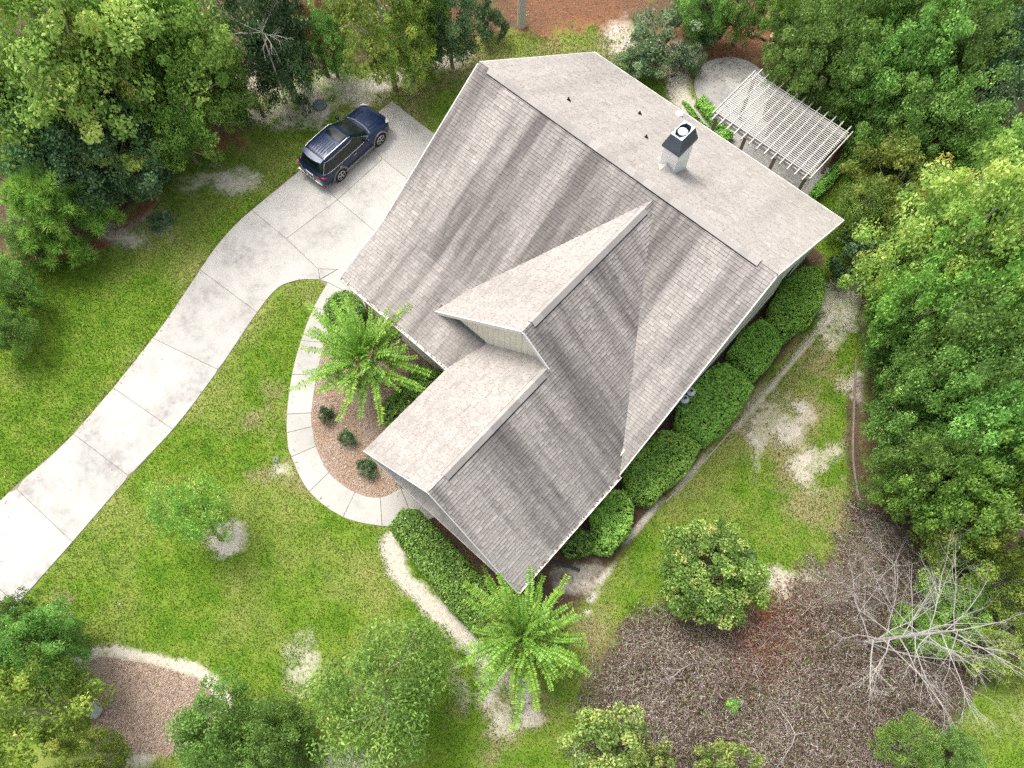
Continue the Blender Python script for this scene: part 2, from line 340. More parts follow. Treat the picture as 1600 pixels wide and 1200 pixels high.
masks['litter'] = np.maximum.reduce([np.where(d_lawn < 0, ramp_in(-d_lawn-.2, .8), ramp_in(-d_lawn-.2, .8))*np.clip(1-d_str*.6, 0, 1), np.clip(1-near(*DL)/.22, 0, 1)*.62, np.clip(1-near(*DR[3:])/.2, 0, 1)*.5, np.clip(1-near(*WO)/.16, 0, 1)*.5,
 stripe(.5, (1340, 600), (1335, 700), (1350, 800), (1372, 880))*.75, blob((1235, 200, 40, 40, 1.2), (1270, 215, 40, 35, 1.2), (1290, 190, 30, 30, 1.), (905, 870, 55, 40, .8), (1120, 640, 0.1, .1, 0), (790, 930, 30, 30, .5))])
house_skirt = [(-9.6, -8.6), (-3.4, -8.6), (-3.4, -13.5), (4.6, -13.5), (6.3, -12.5), (6.1, 3.0), (4.6, 8), (-9.6, 8)]
masks['litter'] = np.maximum(masks['litter'], ramp_in(sdist(X, Y, house_skirt)+.1, .35)*.95)
bedpoly = G((118, 1040), (160, 1022), (250, 1038), (310, 1058), (345, 1090), (335, 1130), (270, 1180), (150, 1180), (140, 1100))
masks['mulch'] = ramp_in(sdist(X, Y, bedpoly), .25)
masks['sand'] *= np.clip(1-ramp_in(sdist(X, Y, bedpoly), .2), 0, 1)
d_l2 = sdist(X, Y, G((1500, 1095), (1560, 1060), (1700, 1020), (1900, 1300), (1450, 1300), (1470, 1160)))
for k_ in ('litter', 'straw'): masks[k_] *= 1-ramp_in(d_l2, .5)
brk = (fbm(X, Y, .9, 71)-.5)*2.2+(fbm(X, Y, 3., 72)-.5)*.9
for k_, am in (('sand', 1.), ('dry', 1.), ('straw', .7)): masks[k_] = np.where(masks[k_] > .02, np.clip(masks[k_]+brk*am*np.clip(masks[k_]*3, 0, 1)*np.clip(1.35-masks[k_], .15, 1), 0, 1.2), 0)
woods = ramp_in(-d_lawn-2.5, 1.5); masks['sand'] *= 1-.6*woods
Z = .04*(fbm(X, Y, .3, 5)-.5)*np.clip(np.hypot(X+6, Y+2)/60, 0, 1)
nx, ny = len(gx), len(gy); idx = np.arange(nx*ny).reshape(ny, nx)
quads = np.stack([idx[:-1, :-1], idx[:-1, 1:], idx[1:, 1:], idx[1:, :-1]], -1).reshape(-1, 4)
me = bpy.data.meshes.new('ground'); me.vertices.add(nx*ny); me.vertices.foreach_set('co', np.stack([X, Y, Z], -1).astype('f').ravel())
me.loops.add(quads.size); me.loops.foreach_set('vertex_index', quads.astype('i').ravel()); me.polygons.add(len(quads)); me.polygons.foreach_set('loop_start', np.arange(0, quads.size, 4, dtype='i'))
for k, a in masks.items(): me.attributes.new(k, 'FLOAT', 'POINT').data.foreach_set('value', a.astype('f').ravel())
me.update(calc_edges=True); me.materials.append(ground_material())
tag(link('ground', me), kind='structure')
def msk(name, x, y):
    a = masks[name]; i = np.clip(np.searchsorted(gx, x)-1, 0, nx-1); j = np.clip(np.searchsorted(gy, y)-1, 0, ny-1); return a[j, i]

# ------------------------------------------------------------------ paved surfaces, slab by slab
def slab(parent, poly, mat_, top=.035, gap=.009, thick=.1, name='slab'):
    P = np.array([p[:2] for p in poly]); c = P.mean(0)
    n = len(P); area = .5*sum(P[i][0]*P[(i+1) % n][1]-P[(i+1) % n][0]*P[i][1] for i in range(n))
    if area < 0: P = P[::-1]
    Q = []
    for i in range(n):
        a, b, d = P[i-1], P[i], P[(i+1) % n]; e1 = unit(b-a); e2 = unit(d-b); n1 = np.array([-e1[1], e1[0]]); n2 = np.array([-e2[1], e2[0]])
        m_ = unit(n1+n2); Q.append(b+m_*gap/max(.4, float(m_@n1)))
    z = top+random.uniform(-.003, .003); mb = MB()
    inner = [q+unit(c-q)*.012 for q in Q]
    mb.poly([(*q, z) for q in inner]); k = len(Q)
    for i in range(k):
        j = (i+1) % k
        mb.poly([(*Q[i], z-.01), (*Q[j], z-.01), (*inner[j], z), (*inner[i], z)]); mb.poly([(*Q[i], z-thick), (*Q[j], z-thick), (*Q[j], z-.01), (*Q[i], z-.01)])
    return mb.build(name, mat_, parent)
def gl(*pp): return [at(x, y, .035) for x, y in pp]
# driveway: a filler bed with slabs laid on it
WALLX = -9.18
drv_l = smooth_line(gl(*DL), 4); drv_r = smooth_line(gl(*DR[5:]), 4)
base = drv_l+drv_r[::-1]+smooth_line(gl((402, 488), (420, 464), (440, 446), (470, 437), (500, 437)), 5)+[np.array([WALLX, -9.0, 0]), np.array([WALLX, 3.0, 0])]+gl((675, 206))
mb = MB(); mb.poly([(p[0], p[1], .012) for p in base]); driveway = mb.build('driveway', M_joint); tag(driveway, kind='structure')
for p in driveway.data.polygons:
    pass
bm = bmesh.new(); bm.from_mesh(driveway.data); bmesh.ops.triangulate(bm, faces=bm.faces[:]); bmesh.ops.recalc_face_normals(bm, faces=bm.faces[:]); bm.to_mesh(driveway.data); bm.free()
def cut(line, a, b):
    """part of a smoothed edge line between the points nearest to a and b"""
    ia = min(range(len(line)), key=lambda i: np.linalg.norm(line[i][:2]-a[:2])); ib = min(range(len(line)), key=lambda i: np.linalg.norm(line[i][:2]-b[:2]))
    if ia <= ib: seg = line[ia+1:ib]
    else: seg = line[ib+1:ia][::-1]
    return [s_ for s_ in seg if np.linalg.norm(s_[:2]-a[:2]) > .15 and np.linalg.norm(s_[:2]-b[:2]) > .15]
drv_l = smooth_line(gl(*DL), 10); drv_r = smooth_line(gl(*DR[4:]), 10)
joints = [((393, 328), (497, 420)), ((312, 421), (402, 488)), ((238, 528), (340, 577)), ((177, 606), (270, 671)), ((115, 678), (200, 743)), ((26, 764), (113, 847)), ((-68, 858), (26, 945)), ((-170, 960), (-80, 1075)), ((-290, 1065), (-190, 1190))]
J = [(at(*a, .035), at(*b, .035)) for a, b in joints]
tip = gl((497, 420))+smooth_line(gl((500, 437), (470, 437), (440, 446), (420, 464), (402, 488)), 5)
slab(driveway, [J[0][0]]+gl((447, 373))+tip+[J[1][0]]+cut(drv_l, J[1][0], J[0][0]), M_drive)
for i in range(1, len(J)-1):
    a, b = J[i]; c, d = J[i+1]
    slab(driveway, [a, b]+cut(drv_r, b, d)+[d, c]+cut(drv_l, c, a), M_drive)
hx = WALLX
pA = gl((612, 158))[0]; pB = gl((675, 206))[0]
j1 = gl((478, 268), (527, 312)); j2 = gl((447, 373), (541, 299), (598, 248)); j3 = gl((555, 208), (598, 248)); mid = j2[1]
ymid = at(583, 360, .035)[1]; yj3 = at(640, 284, .035)[1]
eL = smooth_line(gl((612, 158), (497, 243), (393, 328)), 8)
jx = gl((527, 312))[0]
slab(driveway, gl((393, 328), (447, 373))+[jx]+gl((478, 258)), M_drive)                       # rear left of the parking pad
slab(driveway, gl((478, 258))+[jx]+gl((598, 248), (555, 203)), M_drive)                        # under the car's tail
slab(driveway, gl((555, 203), (598, 248))+[np.array([hx, yj3, 0]), np.array([hx, 2.2, 0])]+gl((675, 206), (612, 158)), M_drive)
slab(driveway, [jx]+[np.array([hx, ymid, 0]), np.array([hx, yj3, 0])]+gl((598, 248)), M_drive)
slab(driveway, gl((447, 373), (497, 420), (527, 421))+[np.array([hx, -8.3, 0]), np.array([hx, ymid, 0]), jx], M_drive)
slab(driveway, gl((497, 420), (500, 436))+gl((527, 421)), M_drive)
# walkway
WI = [(553, 462), (530, 490), (508, 535), (496, 585), (487, 645), (490, 676), (494, 697), (514, 738), (555, 769), (594, 777), (626, 762)]
wo = smooth_line(gl(*WO), 8); wi = smooth_line(gl(*WI), 8)
walk = MB()
for i in range(len(wo)-1): walk.poly([(*wo[i][:2], .012), (*wi[i][:2], .012), (*wi[i+1][:2], .012), (*wo[i+1][:2], .012)])
walk = tag(walk.build('walkway', M_joint), kind='structure')
wj = [0, 8, 16, 24, 32, 37, 48, 56, 64, 72, 80]
for a, b in zip(wj[:-1], wj[1:]): slab(walk, [wo[i] for i in range(a, b+1)]+[wi[i] for i in range(b, a-1, -1)], M_walk)
slab(walk, gl((500, 437), (512, 441), (553, 462), (560, 440), (545, 430), (527, 421)), M_walk)
slab(walk, [wo[80]]+[wi[80]]+[np.array([-1.6, -12.95, 0]), np.array([-.2, -12.95, 0])], M_walk)
# mulch bed inside the walk's curve
def ground_poly(name, pts, z, m_, lift=0.):
    bm = bmesh.new(); f = bm.faces.new([bm.verts.new((p[0], p[1], z)) for p in pts]); bmesh.ops.triangulate(bm, faces=[f]); bmesh.ops.recalc_face_normals(bm, faces=bm.faces[:])
    for fc in bm.faces:
        if fc.normal.z < 0: fc.normal_flip()
    me = bpy.data.meshes.new(name); bm.to_mesh(me); bm.free(); return tag(link(name, me, m_), kind='structure')
mm, t, b = newmat('bark_mulch', 1., .1); vec = t.node('ShaderNodeTexCoord').outputs['Object']; nf = t.noise(vec, 24, 6, .75); nb = t.noise(vec, 1.0, 3)
c = t.ramp(nf, [(.25, (.13, .075, .045)), (.45, (.27, .175, .12)), (.62, (.38, .27, .20)), (.8, (.52, .42, .33))]); c = t.mix(t.rng(nb, .4, .65, 0, .5), c, (.36, .31, .27)); t.l.new(c, b.inputs['Base Color'])
bp = t.node('ShaderNodeBump', i_Strength=.8, i_Distance=.03); t.l.new(nf, bp.inputs['Height']); t.l.new(bp.outputs[0], b.inputs['Normal']); M_mulch = mm
bed_in = [p[:2] for p in wi]+[np.array([-2.9, -13.0]), np.array([-2.9, -8.35]), np.array([-8.6, -8.35])]
ground_poly('mulch_bed', bed_in, .02, M_mulch)
# patio behind the house: round end and rectangle under the pergola
pat = smooth_line(gl((1100, 178), (1088, 150), (1086, 122), (1104, 97), (1140, 89), (1170, 96), (1194, 113)), 6)
pat_r = gl((1203, 145), (1190, 185), (1215, 208), (1262, 240), (1310, 272))+[np.array([2.3, 7.3]), np.array([-3.6, 7.3])]; pat_r = [q[:2] for q in pat_r]
pp_ = [p[:2] for p in pat]+pat_r
patio = MB(); patio.prism([(*p, .03) for p in pp_[::-1]], (0, 0, -.1)); patio = tag(patio.build('patio', M_patio), kind='structure')
patch = at(1143, 131, .034); mb = MB(); mb.poly([(patch[0]+.42*math.cos(a)*(1+.15*math.sin(3*a)), patch[1]+.33*math.sin(a)*(1+.1*math.cos(2*a)), .036) for a in np.linspace(0, 2*math.pi, 24)[:-1]])
mb.build('clean_patch', M_walk, patio)

# ------------------------------------------------------------------ house
xl, xr, zr, yA, zA = -9.576, 4.478, 8.458, 7.818, 3.027
yB, zB, yD, zD = -5.999, 4.300, -8.744, 3.187
zP, yF, xS, xU, yU, K = 3.2, -13.419, -3.363, -.667, -7.437, .98
m1 = (zr-zB)/(-yB); m2 = (zB-zD)/(yB-yD); m3 = (zr-zA)/yA
zU = zP+K*(xr-xU); xG = (xr+xS)/2; zG = zP+K*(xr-xG)
yP = -(zr-zP)/m1; yV = -(zr-zU)/m1; zT = zD+m2*(yU-yD); xT = xU-(zU-zT)/K; xW = xS+(zT-zP)/K; xV2 = xU-(zU-zB)/K; yVG = -(zr-zG)/m1
xK = xS+(zD-zP)/K
fr = lambda x, y: (x, y, zr+m1*y); lo = lambda x, y: (x, y, zD+m2*(y-yD)); rt = lambda x, y: (x, y, zP+K*(xr-x)); ul = lambda x, y: (x, y, zU-K*(xU-x)); ll = lambda x, y: (x, y, zP+K*(x-xS)); re_ = lambda x, y: (x, y, zr-m3*y)
house = empty('house', (0, 0, 0), 0, 'large house under grey brown shingled gable roofs with a white chimney', 'house')
pent_d, pent_s = .5, .85
planes = [  # name, origin, u, v-dir (upslope), polygons, stain (streaks; cut on rear to paint in its lighter oblique look)
 ('rear', (xr, yA, zA), (-1, 0, 0), (0, -1, m3), [[re_(xl, 0), re_(xl, yA), re_(xr, yA), re_(xr, 0)]], .28),
 ('front', (xl, yD, zr+m1*yD), (1, 0, 0), (0, 1, m1), [[fr(xl, 0), fr(xl, yB), fr(xV2, yB), fr(xU, yV), fr(xU, 0)], [fr(xU, 0), fr(xU, yV), fr(xr, yP), fr(xr, 0)]], 1.),
 ('frontlow', (xl, yD, zD), (1, 0, 0), (0, 1, m2), [[lo(xl, yB), lo(xl, yU), lo(xT, yU), lo(xV2, yB)], [lo(xl, yU), lo(xl, yD), lo(xK, yD), lo(xW, yU)], [lo(xT+.02, yU+.34), lo(xT+.02, yU), lo(xW, yU), lo(xW+.3, yU+.34)]], .8),
 ('right', (xr, yF, zP), (0, 1, 0), (-1, 0, K), [[rt(xU, yV), rt(xU, yU), rt(xG, yU), rt(xG, yVG)], [rt(xG, yVG), rt(xG, yF), rt(xr, yF), rt(xr, yP)]], 1.0),
 ('upleft', (xT, yU, zT), (0, -1, 0), (1, 0, K), [[ul(xU, yV), ul(xV2, yB), ul(xT, yU), ul(xU, yU)]], .25),
 ('lowleft', (xS, yF, zP), (0, -1, 0), (1, 0, K), [[ll(xS, yF), ll(xG, yF), ll(xG, yU+.3), ll(xW+.3/K*m2, yU+.3), ll(xK, yD)]], .25),
 ('pent', (xS, yF, zP), (1, 0, 0), (0, 1, pent_s), [[(xS+.05, yF, zP), (xr-.05, yF, zP), (xr-.5, yF+pent_d, zP+pent_d*pent_s), (xS+.5, yF+pent_d, zP+pent_d*pent_s)]], .45),
]
def clip(poly, a, b, c):        # keep a*x+b*y<=c
    out = []
    for i in range(len(poly)):
        p, q = poly[i], poly[(i+1) % len(poly)]; dp = a*p[0]+b*p[1]-c; dq = a*q[0]+b*q[1]-c
        if dp <= 0: out.append(p)
        if (dp < 0) != (dq < 0) and abs(dp-dq) > 1e-12: s_ = dp/(dp-dq); out.append((p[0]+(q[0]-p[0])*s_, p[1]+(q[1]-p[1])*s_))
    return out
deck = MB(); SH = []
E_, TH = .135, (.016, .026)
for pi, (nm, O, u, v, polys, stain) in enumerate(planes):
    O = np.array(O); u = unit(np.array(u, float)); v = unit(np.array(v, float)); n = np.cross(u, v)
    if n[2] < 0: n = -n
    for poly in polys:
        P3 = [np.array(p, float) for p in poly]
        nn = np.cross(P3[1]-P3[0], P3[2]-P3[0])
        if nn[2] < 0: P3 = P3[::-1]
        deck.prism(P3, (0, 0, -.17 if nm != 'pent' else -.12), 0, mtop=1)
        P2 = [(float((p-O)@u), float((p-O)@v)) for p in P3]
        ar = sum(P2[i][0]*P2[(i+1) % len(P2)][1]-P2[(i+1) % len(P2)][0]*P2[i][1] for i in range(len(P2)))
        if ar < 0: P2 = P2[::-1]
        vs = [p[1] for p in P2]; j0 = int(math.floor(min(vs)/E_)); j1_ = int(math.ceil(max(vs)/E_))
        edges = []
        for i in range(len(P2)):
            a, b_ = P2[i], P2[(i+1) % len(P2)]; dx, dy = b_[0]-a[0], b_[1]-a[1]; l_ = math.hypot(dx, dy)
            if l_ > 1e-6: edges.append((dy/l_, -dx/l_, (dy*a[0]-dx*a[1])/l_))
        for j in range(j0, j1_):
            rr = random.Random(pi*1000+j); v0 = j*E_
            us_row = clip(clip(P2, 0, -1, -v0), 0, 1, v0+E_)
            if len(us_row) < 3: continue
            umin = min(p[0] for p in us_row); umax = max(p[0] for p in us_row); x = -40+rr.random()*.4
            while x < umax:
                w = rr.uniform(.17, .38)
                if x+w > umin:
                    th = rr.choice(TH); q = [(x+.004, v0), (x+w-.004, v0), (x+w-.004, v0+E_+.012), (x+.004, v0+E_+.012)]
                    for a, b_, c_ in edges:
                        q = clip(q, a, b_, c_)
                        if len(q) < 3: break
                    if len(q) >= 3:
                        top = [O+u*p[0]+v*p[1]+n*(.004+.006+th*(1-(p[1]-v0)/E_)) for p in q]; bot = [O+u*p[0]+v*p[1]+n*.001 for p in q]
                        ti = min(1, max(0, rr.gauss(.55, .17)))
                        SH.append((top, bot, ti, [(p[0], p[1], (pi if nm != 'frontlow' else 1)*37.) for p in q], stain, np.linalg.norm(np.mean(top, 0)-CAM_C)))
                x += w
deck.build('roof', [M_trim, M_felt], house)
def shingle_mesh(lst, name):
    mb = MB(); st = []
    for top, bot, ti, ruv, stain, _ in lst:
        k = len(top); b0 = len(mb.v); mb.v += [tuple(p) for p in top]+[tuple(p) for p in bot]; mb.t += [ti]*(2*k); mb.r += ruv+ruv; st += [stain]*(2*k)
        mb.f.append(list(range(b0, b0+k))); mb.mi.append(0)
        for i in range(k): mb.f.append([b0+(i+1) % k, b0+i, b0+k+i, b0+k+(i+1) % k]); mb.mi.append(1)
    me = mb.mesh(name, [M_shingle, M_butt]); me.attributes.new('stain', 'FLOAT', 'POINT').data.foreach_set('value', st); return me
SH.sort(key=lambda s_: s_[5])
for s_ in SH[:300]: link('shingle', shingle_mesh([s_], 'shingle'), None, house)
tag(link('shingles', shingle_mesh(SH[300:], 'shingles'), None, house), kind='stuff')
# walls
wl = MB(); o_ = .38; wxl, wxr = xl+o_, xr-o_
prof = [(yA-.4, -.1), (yA-.4, zA-.05), (0, zr-.28), (yB, zB-.24), (yD+.42, zD-.02), (yD+.42, -.1)]
wl.prism([(wxl, y, z) for y, z in prof], (xr-xl-2*o_, 0, 0))
wp = [(xS+.4, -.1), (xS+.4, zP-.05), (xG, zG-.3), (wxr-.004, zP-.05), (wxr-.004, -.1)]
wl.prism([(x, yF+.46, z) for x, z in wp], (0, -(yF+.46)+yU+1.5, 0))
wl.build('wall', M_cream, house)
# upper gable face: boards over a dark backing, white rakes, flashing
gy_ = yU+.3
bk = MB(); bk.prism([(xT+.1, gy_+.05, zT-.3), (xU, gy_+.05, zU-.26), (xG+.2, gy_+.05, zU-.26-K*(xG+.2-xU)), (xG+.2, gy_+.05, zT-.3)], (0, .1, 0)); bk.build('gable_backing', M_flash, house)
x = xT+.35
while x < xG+.1:
    x2 = x+.285; h1 = (zU-K*abs(x+.006-xU))-.2; h2 = (zU-K*abs(x2-.006-xU))-.2
    base_z = lambda q: max(zD+m2*(gy_-yD), zP+K*(q-xS))-.05
    b1, b2 = base_z(x), base_z(x2)
    if min(h1-b1, h2-b2) > .03:
        mb = MB(); pk = [(x+.006, gy_, b1), (x2-.006, gy_, b2), (x2-.006, gy_, h2)]+([(xU, gy_, zU-.2)] if x < xU < x2 else [])+[(x+.006, gy_, h1)]
        mb.prism(pk[::-1], (0, .03, 0)); mb.build('board', M_cream, house)
    x = x2
def rake(p, q, w=.16, t_=.045, name='rake_board', m_=M_trim):
    mb = MB(); mb.beam(np.array(p)-np.array([0, 0, w/2-.005]), np.array(q)-np.array([0, 0, w/2-.005]), t_, w); return mb.build(name, m_, house)
rake(ul(xT, yU-.02), ul(xU-.01, yU-.02)); rake(rt(xU+.01, yU-.02), rt(xG+.05, yU-.02))
rake(ll(xS, yF-.022), ll(xG-.01, yF-.022), .12, .03); rake(rt(xG+.01, yF-.022), rt(xr, yF-.022), .12, .03)
rake(re_(xr+.02, 0), re_(xr+.02, yA), .22); rake(fr(xr+.02, 0), fr(xr+.02, yP), .22)
rake(re_(xl-.02, 0), re_(xl-.02, yA), .2); rake(fr(xl-.02, 0), fr(xl-.02, yB), .2); rake(lo(xl-.02, yB), lo(xl-.02, yD), .2)
mb = MB(); mb.beam((xl-.03, yA+.02, zA-.06), (xr+.03, yA+.02, zA-.06), .05, .17); mb.build('eave_board', M_trim, house)
mb = MB(); mb.beam((xS+.02, yF-.012, zP-.08), (xr, yF-.012, zP-.08), .03, .1); mb.build('eave_board', M_trim, house)
mb = MB(); mb.beam((xS-.012, yF, zP-.08), (xS-.012, yD-.05, zP-.08), .03, .12); mb.build('eave_board', M_trim, house)
# corner returns, step flashing at the foot of the gable, valley metal
mb = MB(); n_ = 7
for i in range(n_):
    a = lo(xT+.55+(xW-xT-.55)*i/n_, gy_-.03); b_ = lo(xT+.55+(xW-xT-.55)*(i+.94)/n_, gy_-.03)
    mb.beam(np.array(a)+[0, -.04, .05+.01*(i % 2)], np.array(b_)+[0, -.04, .05+.01*(i % 2)], .1, .05)
mb.build('step_flashing', M_flash, house)
mb = MB(); mb.beam(np.array(lo(xT, yU-.03))+[.02, 0, -.02], np.array(lo(xT+.3, yU-.03))+[0, 0, -.06], .05, .1); mb.build('eave_return', M_flash, house)
mb = MB(); mb.beam((xS+.06, yF-.03, zP+.02), (xS+.36, yF-.03, zP+.2), .04, .07); mb.build('eave_return', M_flash, house)
mb = MB()
gw = yF+pent_d-.02
mb.prism([(xS+.5, gw, zP+.3), (xr-.5, gw, zP+.3), (xG, gw, zG-.2)], (0, .05, 0)); mb.build('gable_siding', M_flash, house)  # dark flashing tone also paints in the shade on the gable wall
# soffit strips and siding trim on the right gable wall
for zz in (1.2, 2.2, 3.1, 4.0): 
    mb = MB(); ya, yb = (-7.6 if zz < 3.2 else -(zr-zz-.5)/m1, min(yA-.5, (zr-zz-.5)/m3)); mb.beam((wxr+.02, ya, zz), (wxr+.02, yb, zz), .03, .1); mb.build('siding_band', M_trim, house)
for yw in (4.5, -2.5, -5.2):
    mb = MB(); mb.box((wxr, yw-.55, 1.1), (wxr+.05, yw+.55, 2.6)); f_ = mb.build('window', M_trim, house)
    mb = MB(); mb.box((wxr+.045, yw-.47, 1.18), (wxr+.06, yw+.47, 2.52)); mb.build('pane', M_glass, f_)
for yw in (-6.3, -3.0):
    mb = MB(); mb.box((wxl-.05, yw-1.3, 0), (wxl+.02, yw+1.3, 2.25)); g_ = mb.build('garage_door', M_trim, house)
    for k_ in range(4): mb = MB(); mb.box((wxl-.07, yw-1.25, .06+k_*.54), (wxl-.045, yw+1.25, .54+k_*.54)); mb.build('panel', M_cream, g_)
for xw in (-7.4, -5.2):
    mb = MB(); mb.box((xw-.5, yD+.36, 1.0), (xw+.5, yD+.43, 2.5)); f_ = mb.build('window', M_trim, house); mb = MB(); mb.box((xw-.43, yD+.35, 1.07), (xw+.43, yD+.365, 2.43)); mb.build('pane', M_glass, f_)
for xw in (1.0, 2.6):
    mb = MB(); mb.box((xw-.5, yF+.40, 1.0), (xw+.5, yF+.47, 2.5)); f_ = mb.build('window', M_trim, house); mb = MB(); mb.box((xw-.43, yF+.39, 1.07), (xw+.43, yF+.405, 2.43)); mb.build('pane', M_glass, f_)
# gutters with leaves
def gutter(p, q, out, w=.13):
    p = np.array(p, float); q = np.array(q, float); out = np.array(out, float); d = unit(q-p); mb = MB()
    mb.beam(p+out*w/2-[0, 0, .11], q+out*w/2-[0, 0, .11], w, .012); mb.beam(p+out*w-[0, 0, .06], q+out*w-[0, 0, .06], .016, .12)
    mb.beam(p+out*.004-[0, 0, .06], q+out*.004-[0, 0, .06], .01, .12)
    for e in (p, q): mb.beam(e+out*.0-[0, 0, .06], e+out*w-[0, 0, .06], .012, .12)
    for k_ in range(int(np.linalg.norm(q-p)/.8)):
        c = p+d*(.4+k_*.8); mb.beam(c-[0, 0, .01], c+out*w-[0, 0, .01], .03, .01)
    g_ = mb.build('gutter', M_trim, house); lf = MB()
    for k_ in range(int(np.linalg.norm(q-p)*12)):
        c = p+d*random.uniform(.05, np.linalg.norm(q-p)-.05)+out*random.uniform(.03, w-.03)-[0, 0, random.uniform(.03, .085)]; a = random.uniform(0, 6.3); e1 = np.array([math.cos(a), math.sin(a), random.uniform(-.3, .3)])*.05; e2 = np.array([-math.sin(a), math.cos(a), random.uniform(-.3, .3)])*.022
        lf.poly([c-e1, c-e2, c+e1, c+e2]); lf.t += [random.random()]*4
    tag(lf.build('gutter_leaves', L['brown'], g_), kind='stuff')
gutter((xl+.02, yD-.01, zD-.01), (xK-.02, yD-.01, zD-.01), (0, -1, 0)); gutter((xr+.01, yF+.02, zP-.01), (xr+.01, yP-.05, zP-.01), (1, 0, 0))
mb = MB(); mb.tube([(xr+.07, yP-.12, zP-.12), (xr+.07, yP-.12, zP-.3), (xr-.25, yP-.12, zP-.6), (xr-.25, yP-.12, .2)], .04, 8); mb.build('downspout', M_trim, house)
# ridge vents and cap shingles
mc, t, b = newmat('ridge_cap', .95, .15); oi = t.node('ShaderNodeObjectInfo').outputs['Random']; c = t.ramp(oi, [(0, (.33, .308, .288)), (.4, (.37, .347, .325)), (.8, (.41, .385, .36)), (1, (.44, .415, .39))]); gr = t.noise(t.node('ShaderNodeTexCoord').outputs['Object'], 40, 3, .7); c = t.mix(t.rng(gr, .3, .7, 0, .3), c, (.18, .165, .16)); t.l.new(c, b.inputs['Base Color']); M_cap = mc
def ridge(p, q, sa, sb, w=.17):
    p = np.array(p, float); q = np.array(q, float); Ln = np.linalg.norm(q-p); d = (q-p)/Ln; a = np.array([d[1], -d[0], 0])
    v = MB()
    for s_, sl_ in ((1, sa), (-1, sb)):
        e0, e1 = p+a*s_*.02, p+a*s_*(w+.012); down = lambda x, off: x-np.array([0, 0, abs((x-p)@a)*sl_])+np.array([0, 0, off])
        A = [p+d*.01, p+a*s_*(w+.02)+d*.01, q+a*s_*(w+.02)-d*.01, q-d*.01]
        A = [x_-np.array([0, 0, abs((x_-p)@a)*sl_]) for x_ in A]
        if s_ > 0: A = A[::-1]
        v.prism([x_+[0, 0, .055] for x_ in A], (0, 0, -.06))
    rv = v.build('ridge_vent', M_black, house)
    n_ = int(Ln/.42); e = Ln/n_; cap = MB(); y0, y1 = -.012, e+.012
    for s_, sl_ in ((1, sa), (-1, sb)):
        pts = [(0, y0, 0), (s_*w, y0, -w*sl_), (s_*w, y1, -w*sl_), (0, y1, 0)]
        if s_ < 0: pts = pts[::-1]
        cap.prism(pts, (0, 0, -.016))
    me = cap.mesh('ridge_cap', M_cap)
    for k_ in range(n_):
        o = link('ridge_cap', me, None, house); c = p+d*(k_*e)+np.array([0, 0, .078+.003*(k_ % 2)])
        o.matrix_world = Matrix(((a[0], d[0], 0, c[0]), (a[1], d[1], 0, c[1]), (0, 0, 1, c[2]), (0, 0, 0, 1)))
ridge((xl+.55, 0, zr), (xr-.75, 0, zr), m1, m3)
ridge((xU, yV-.55, zU), (xU, yU+.45, zU), K, K); ridge((xG, yU-.3, zG), (xG, yF+.75, zG), K, K)
# chimney on the rear slope
nr = np.array([0, m3, 1.]); pr0 = np.array([0, 0, zr])
c0 = on_plane(1052, 271, pr0, nr); c1 = on_plane(1072, 264, pr0, nr); c2 = on_plane(1031, 257, pr0, nr)
cx0, cy0 = c0[0], c0[1]; cw, cdp = .68, 1.0
ztop = c0[2]+1.25
chim = MB(); x0c, x1c, y0c, y1c = c0[0]-cw, c0[0], c0[1], c0[1]+cdp
def pix(P): v = CAM_M.T @ (np.array(P)-CAM_C); return (round(800-CAM_F*v[0]/v[2]), round(600+CAM_F*v[1]/v[2]))
print('chimney', c0, c1, c2, pix((x1c, y0c, ztop)), pix((x0c, y0c, ztop)), pix((x1c, y1c, ztop)))
chim.box((x0c, y0c, c0[2]-1.2), (x1c, y1c, ztop)); chim = chim.build('chimney', M_white, house)
mb = MB(); s_ = .07; T0, T1 = ztop-.08, ztop+.5
A = [(x0c-s_, y0c-s_, T0), (x1c+s_, y0c-s_, T0), (x1c+s_, y1c+s_, T0), (x0c-s_, y1c+s_, T0)]; i_ = .09
B = [(x0c+i_, y0c+i_, T1), (x1c-i_, y0c+i_, T1), (x1c-i_, y1c-i_, T1), (x0c+i_, y1c-i_, T1)]
for k_ in range(4): mb.poly([A[k_], A[(k_+1) % 4], B[(k_+1) % 4], B[k_]])
for k_ in range(4):
    a, b_ = np.array(A[k_]), np.array(A[(k_+1) % 4]); mb.poly([a-[0, 0, .1], b_-[0, 0, .1], b_, a])
mb.build('chimney_cap', M_darkmetal, chim)
mx_, my_ = (x0c+x1c)/2, (y0c+y1c)/2; w2, d2 = (x1c-x0c)/2-i_, (y1c-y0c)/2-i_
mb = MB(); oc = [(mx_+w2*.86*cx_, my_+d2*.86*cy_) for cx_, cy_ in ((1, .45), (.5, 1), (-.5, 1), (-1, .45), (-1, -.45), (-.5, -1), (.5, -1), (1, -.45))]
rim = [(mx_+w2*1.02*cx_, my_+d2*1.02*cy_) for cx_, cy_ in ((1, .45), (1, 1), (-1, 1), (-1, .45), (-1, -.45), (-1, -1), (1, -1), (1, -.45))]
for k_ in range(8): j_ = (k_+1) % 8; mb.poly([(*rim[k_], T1+.004), (*rim[j_], T1+.004), (*oc[j_], T1+.004), (*oc[k_], T1+.004)]); mb.poly([(*oc[k_], T1+.004), (*oc[j_], T1+.004), (*oc[j_], T1-.3), (*oc[k_], T1-.3)], 1)
mb.poly([(*p_, T1-.28) for p_ in oc], 1)
mb.build('shroud_rim', [M_palemetal, M_darkmetal], chim)
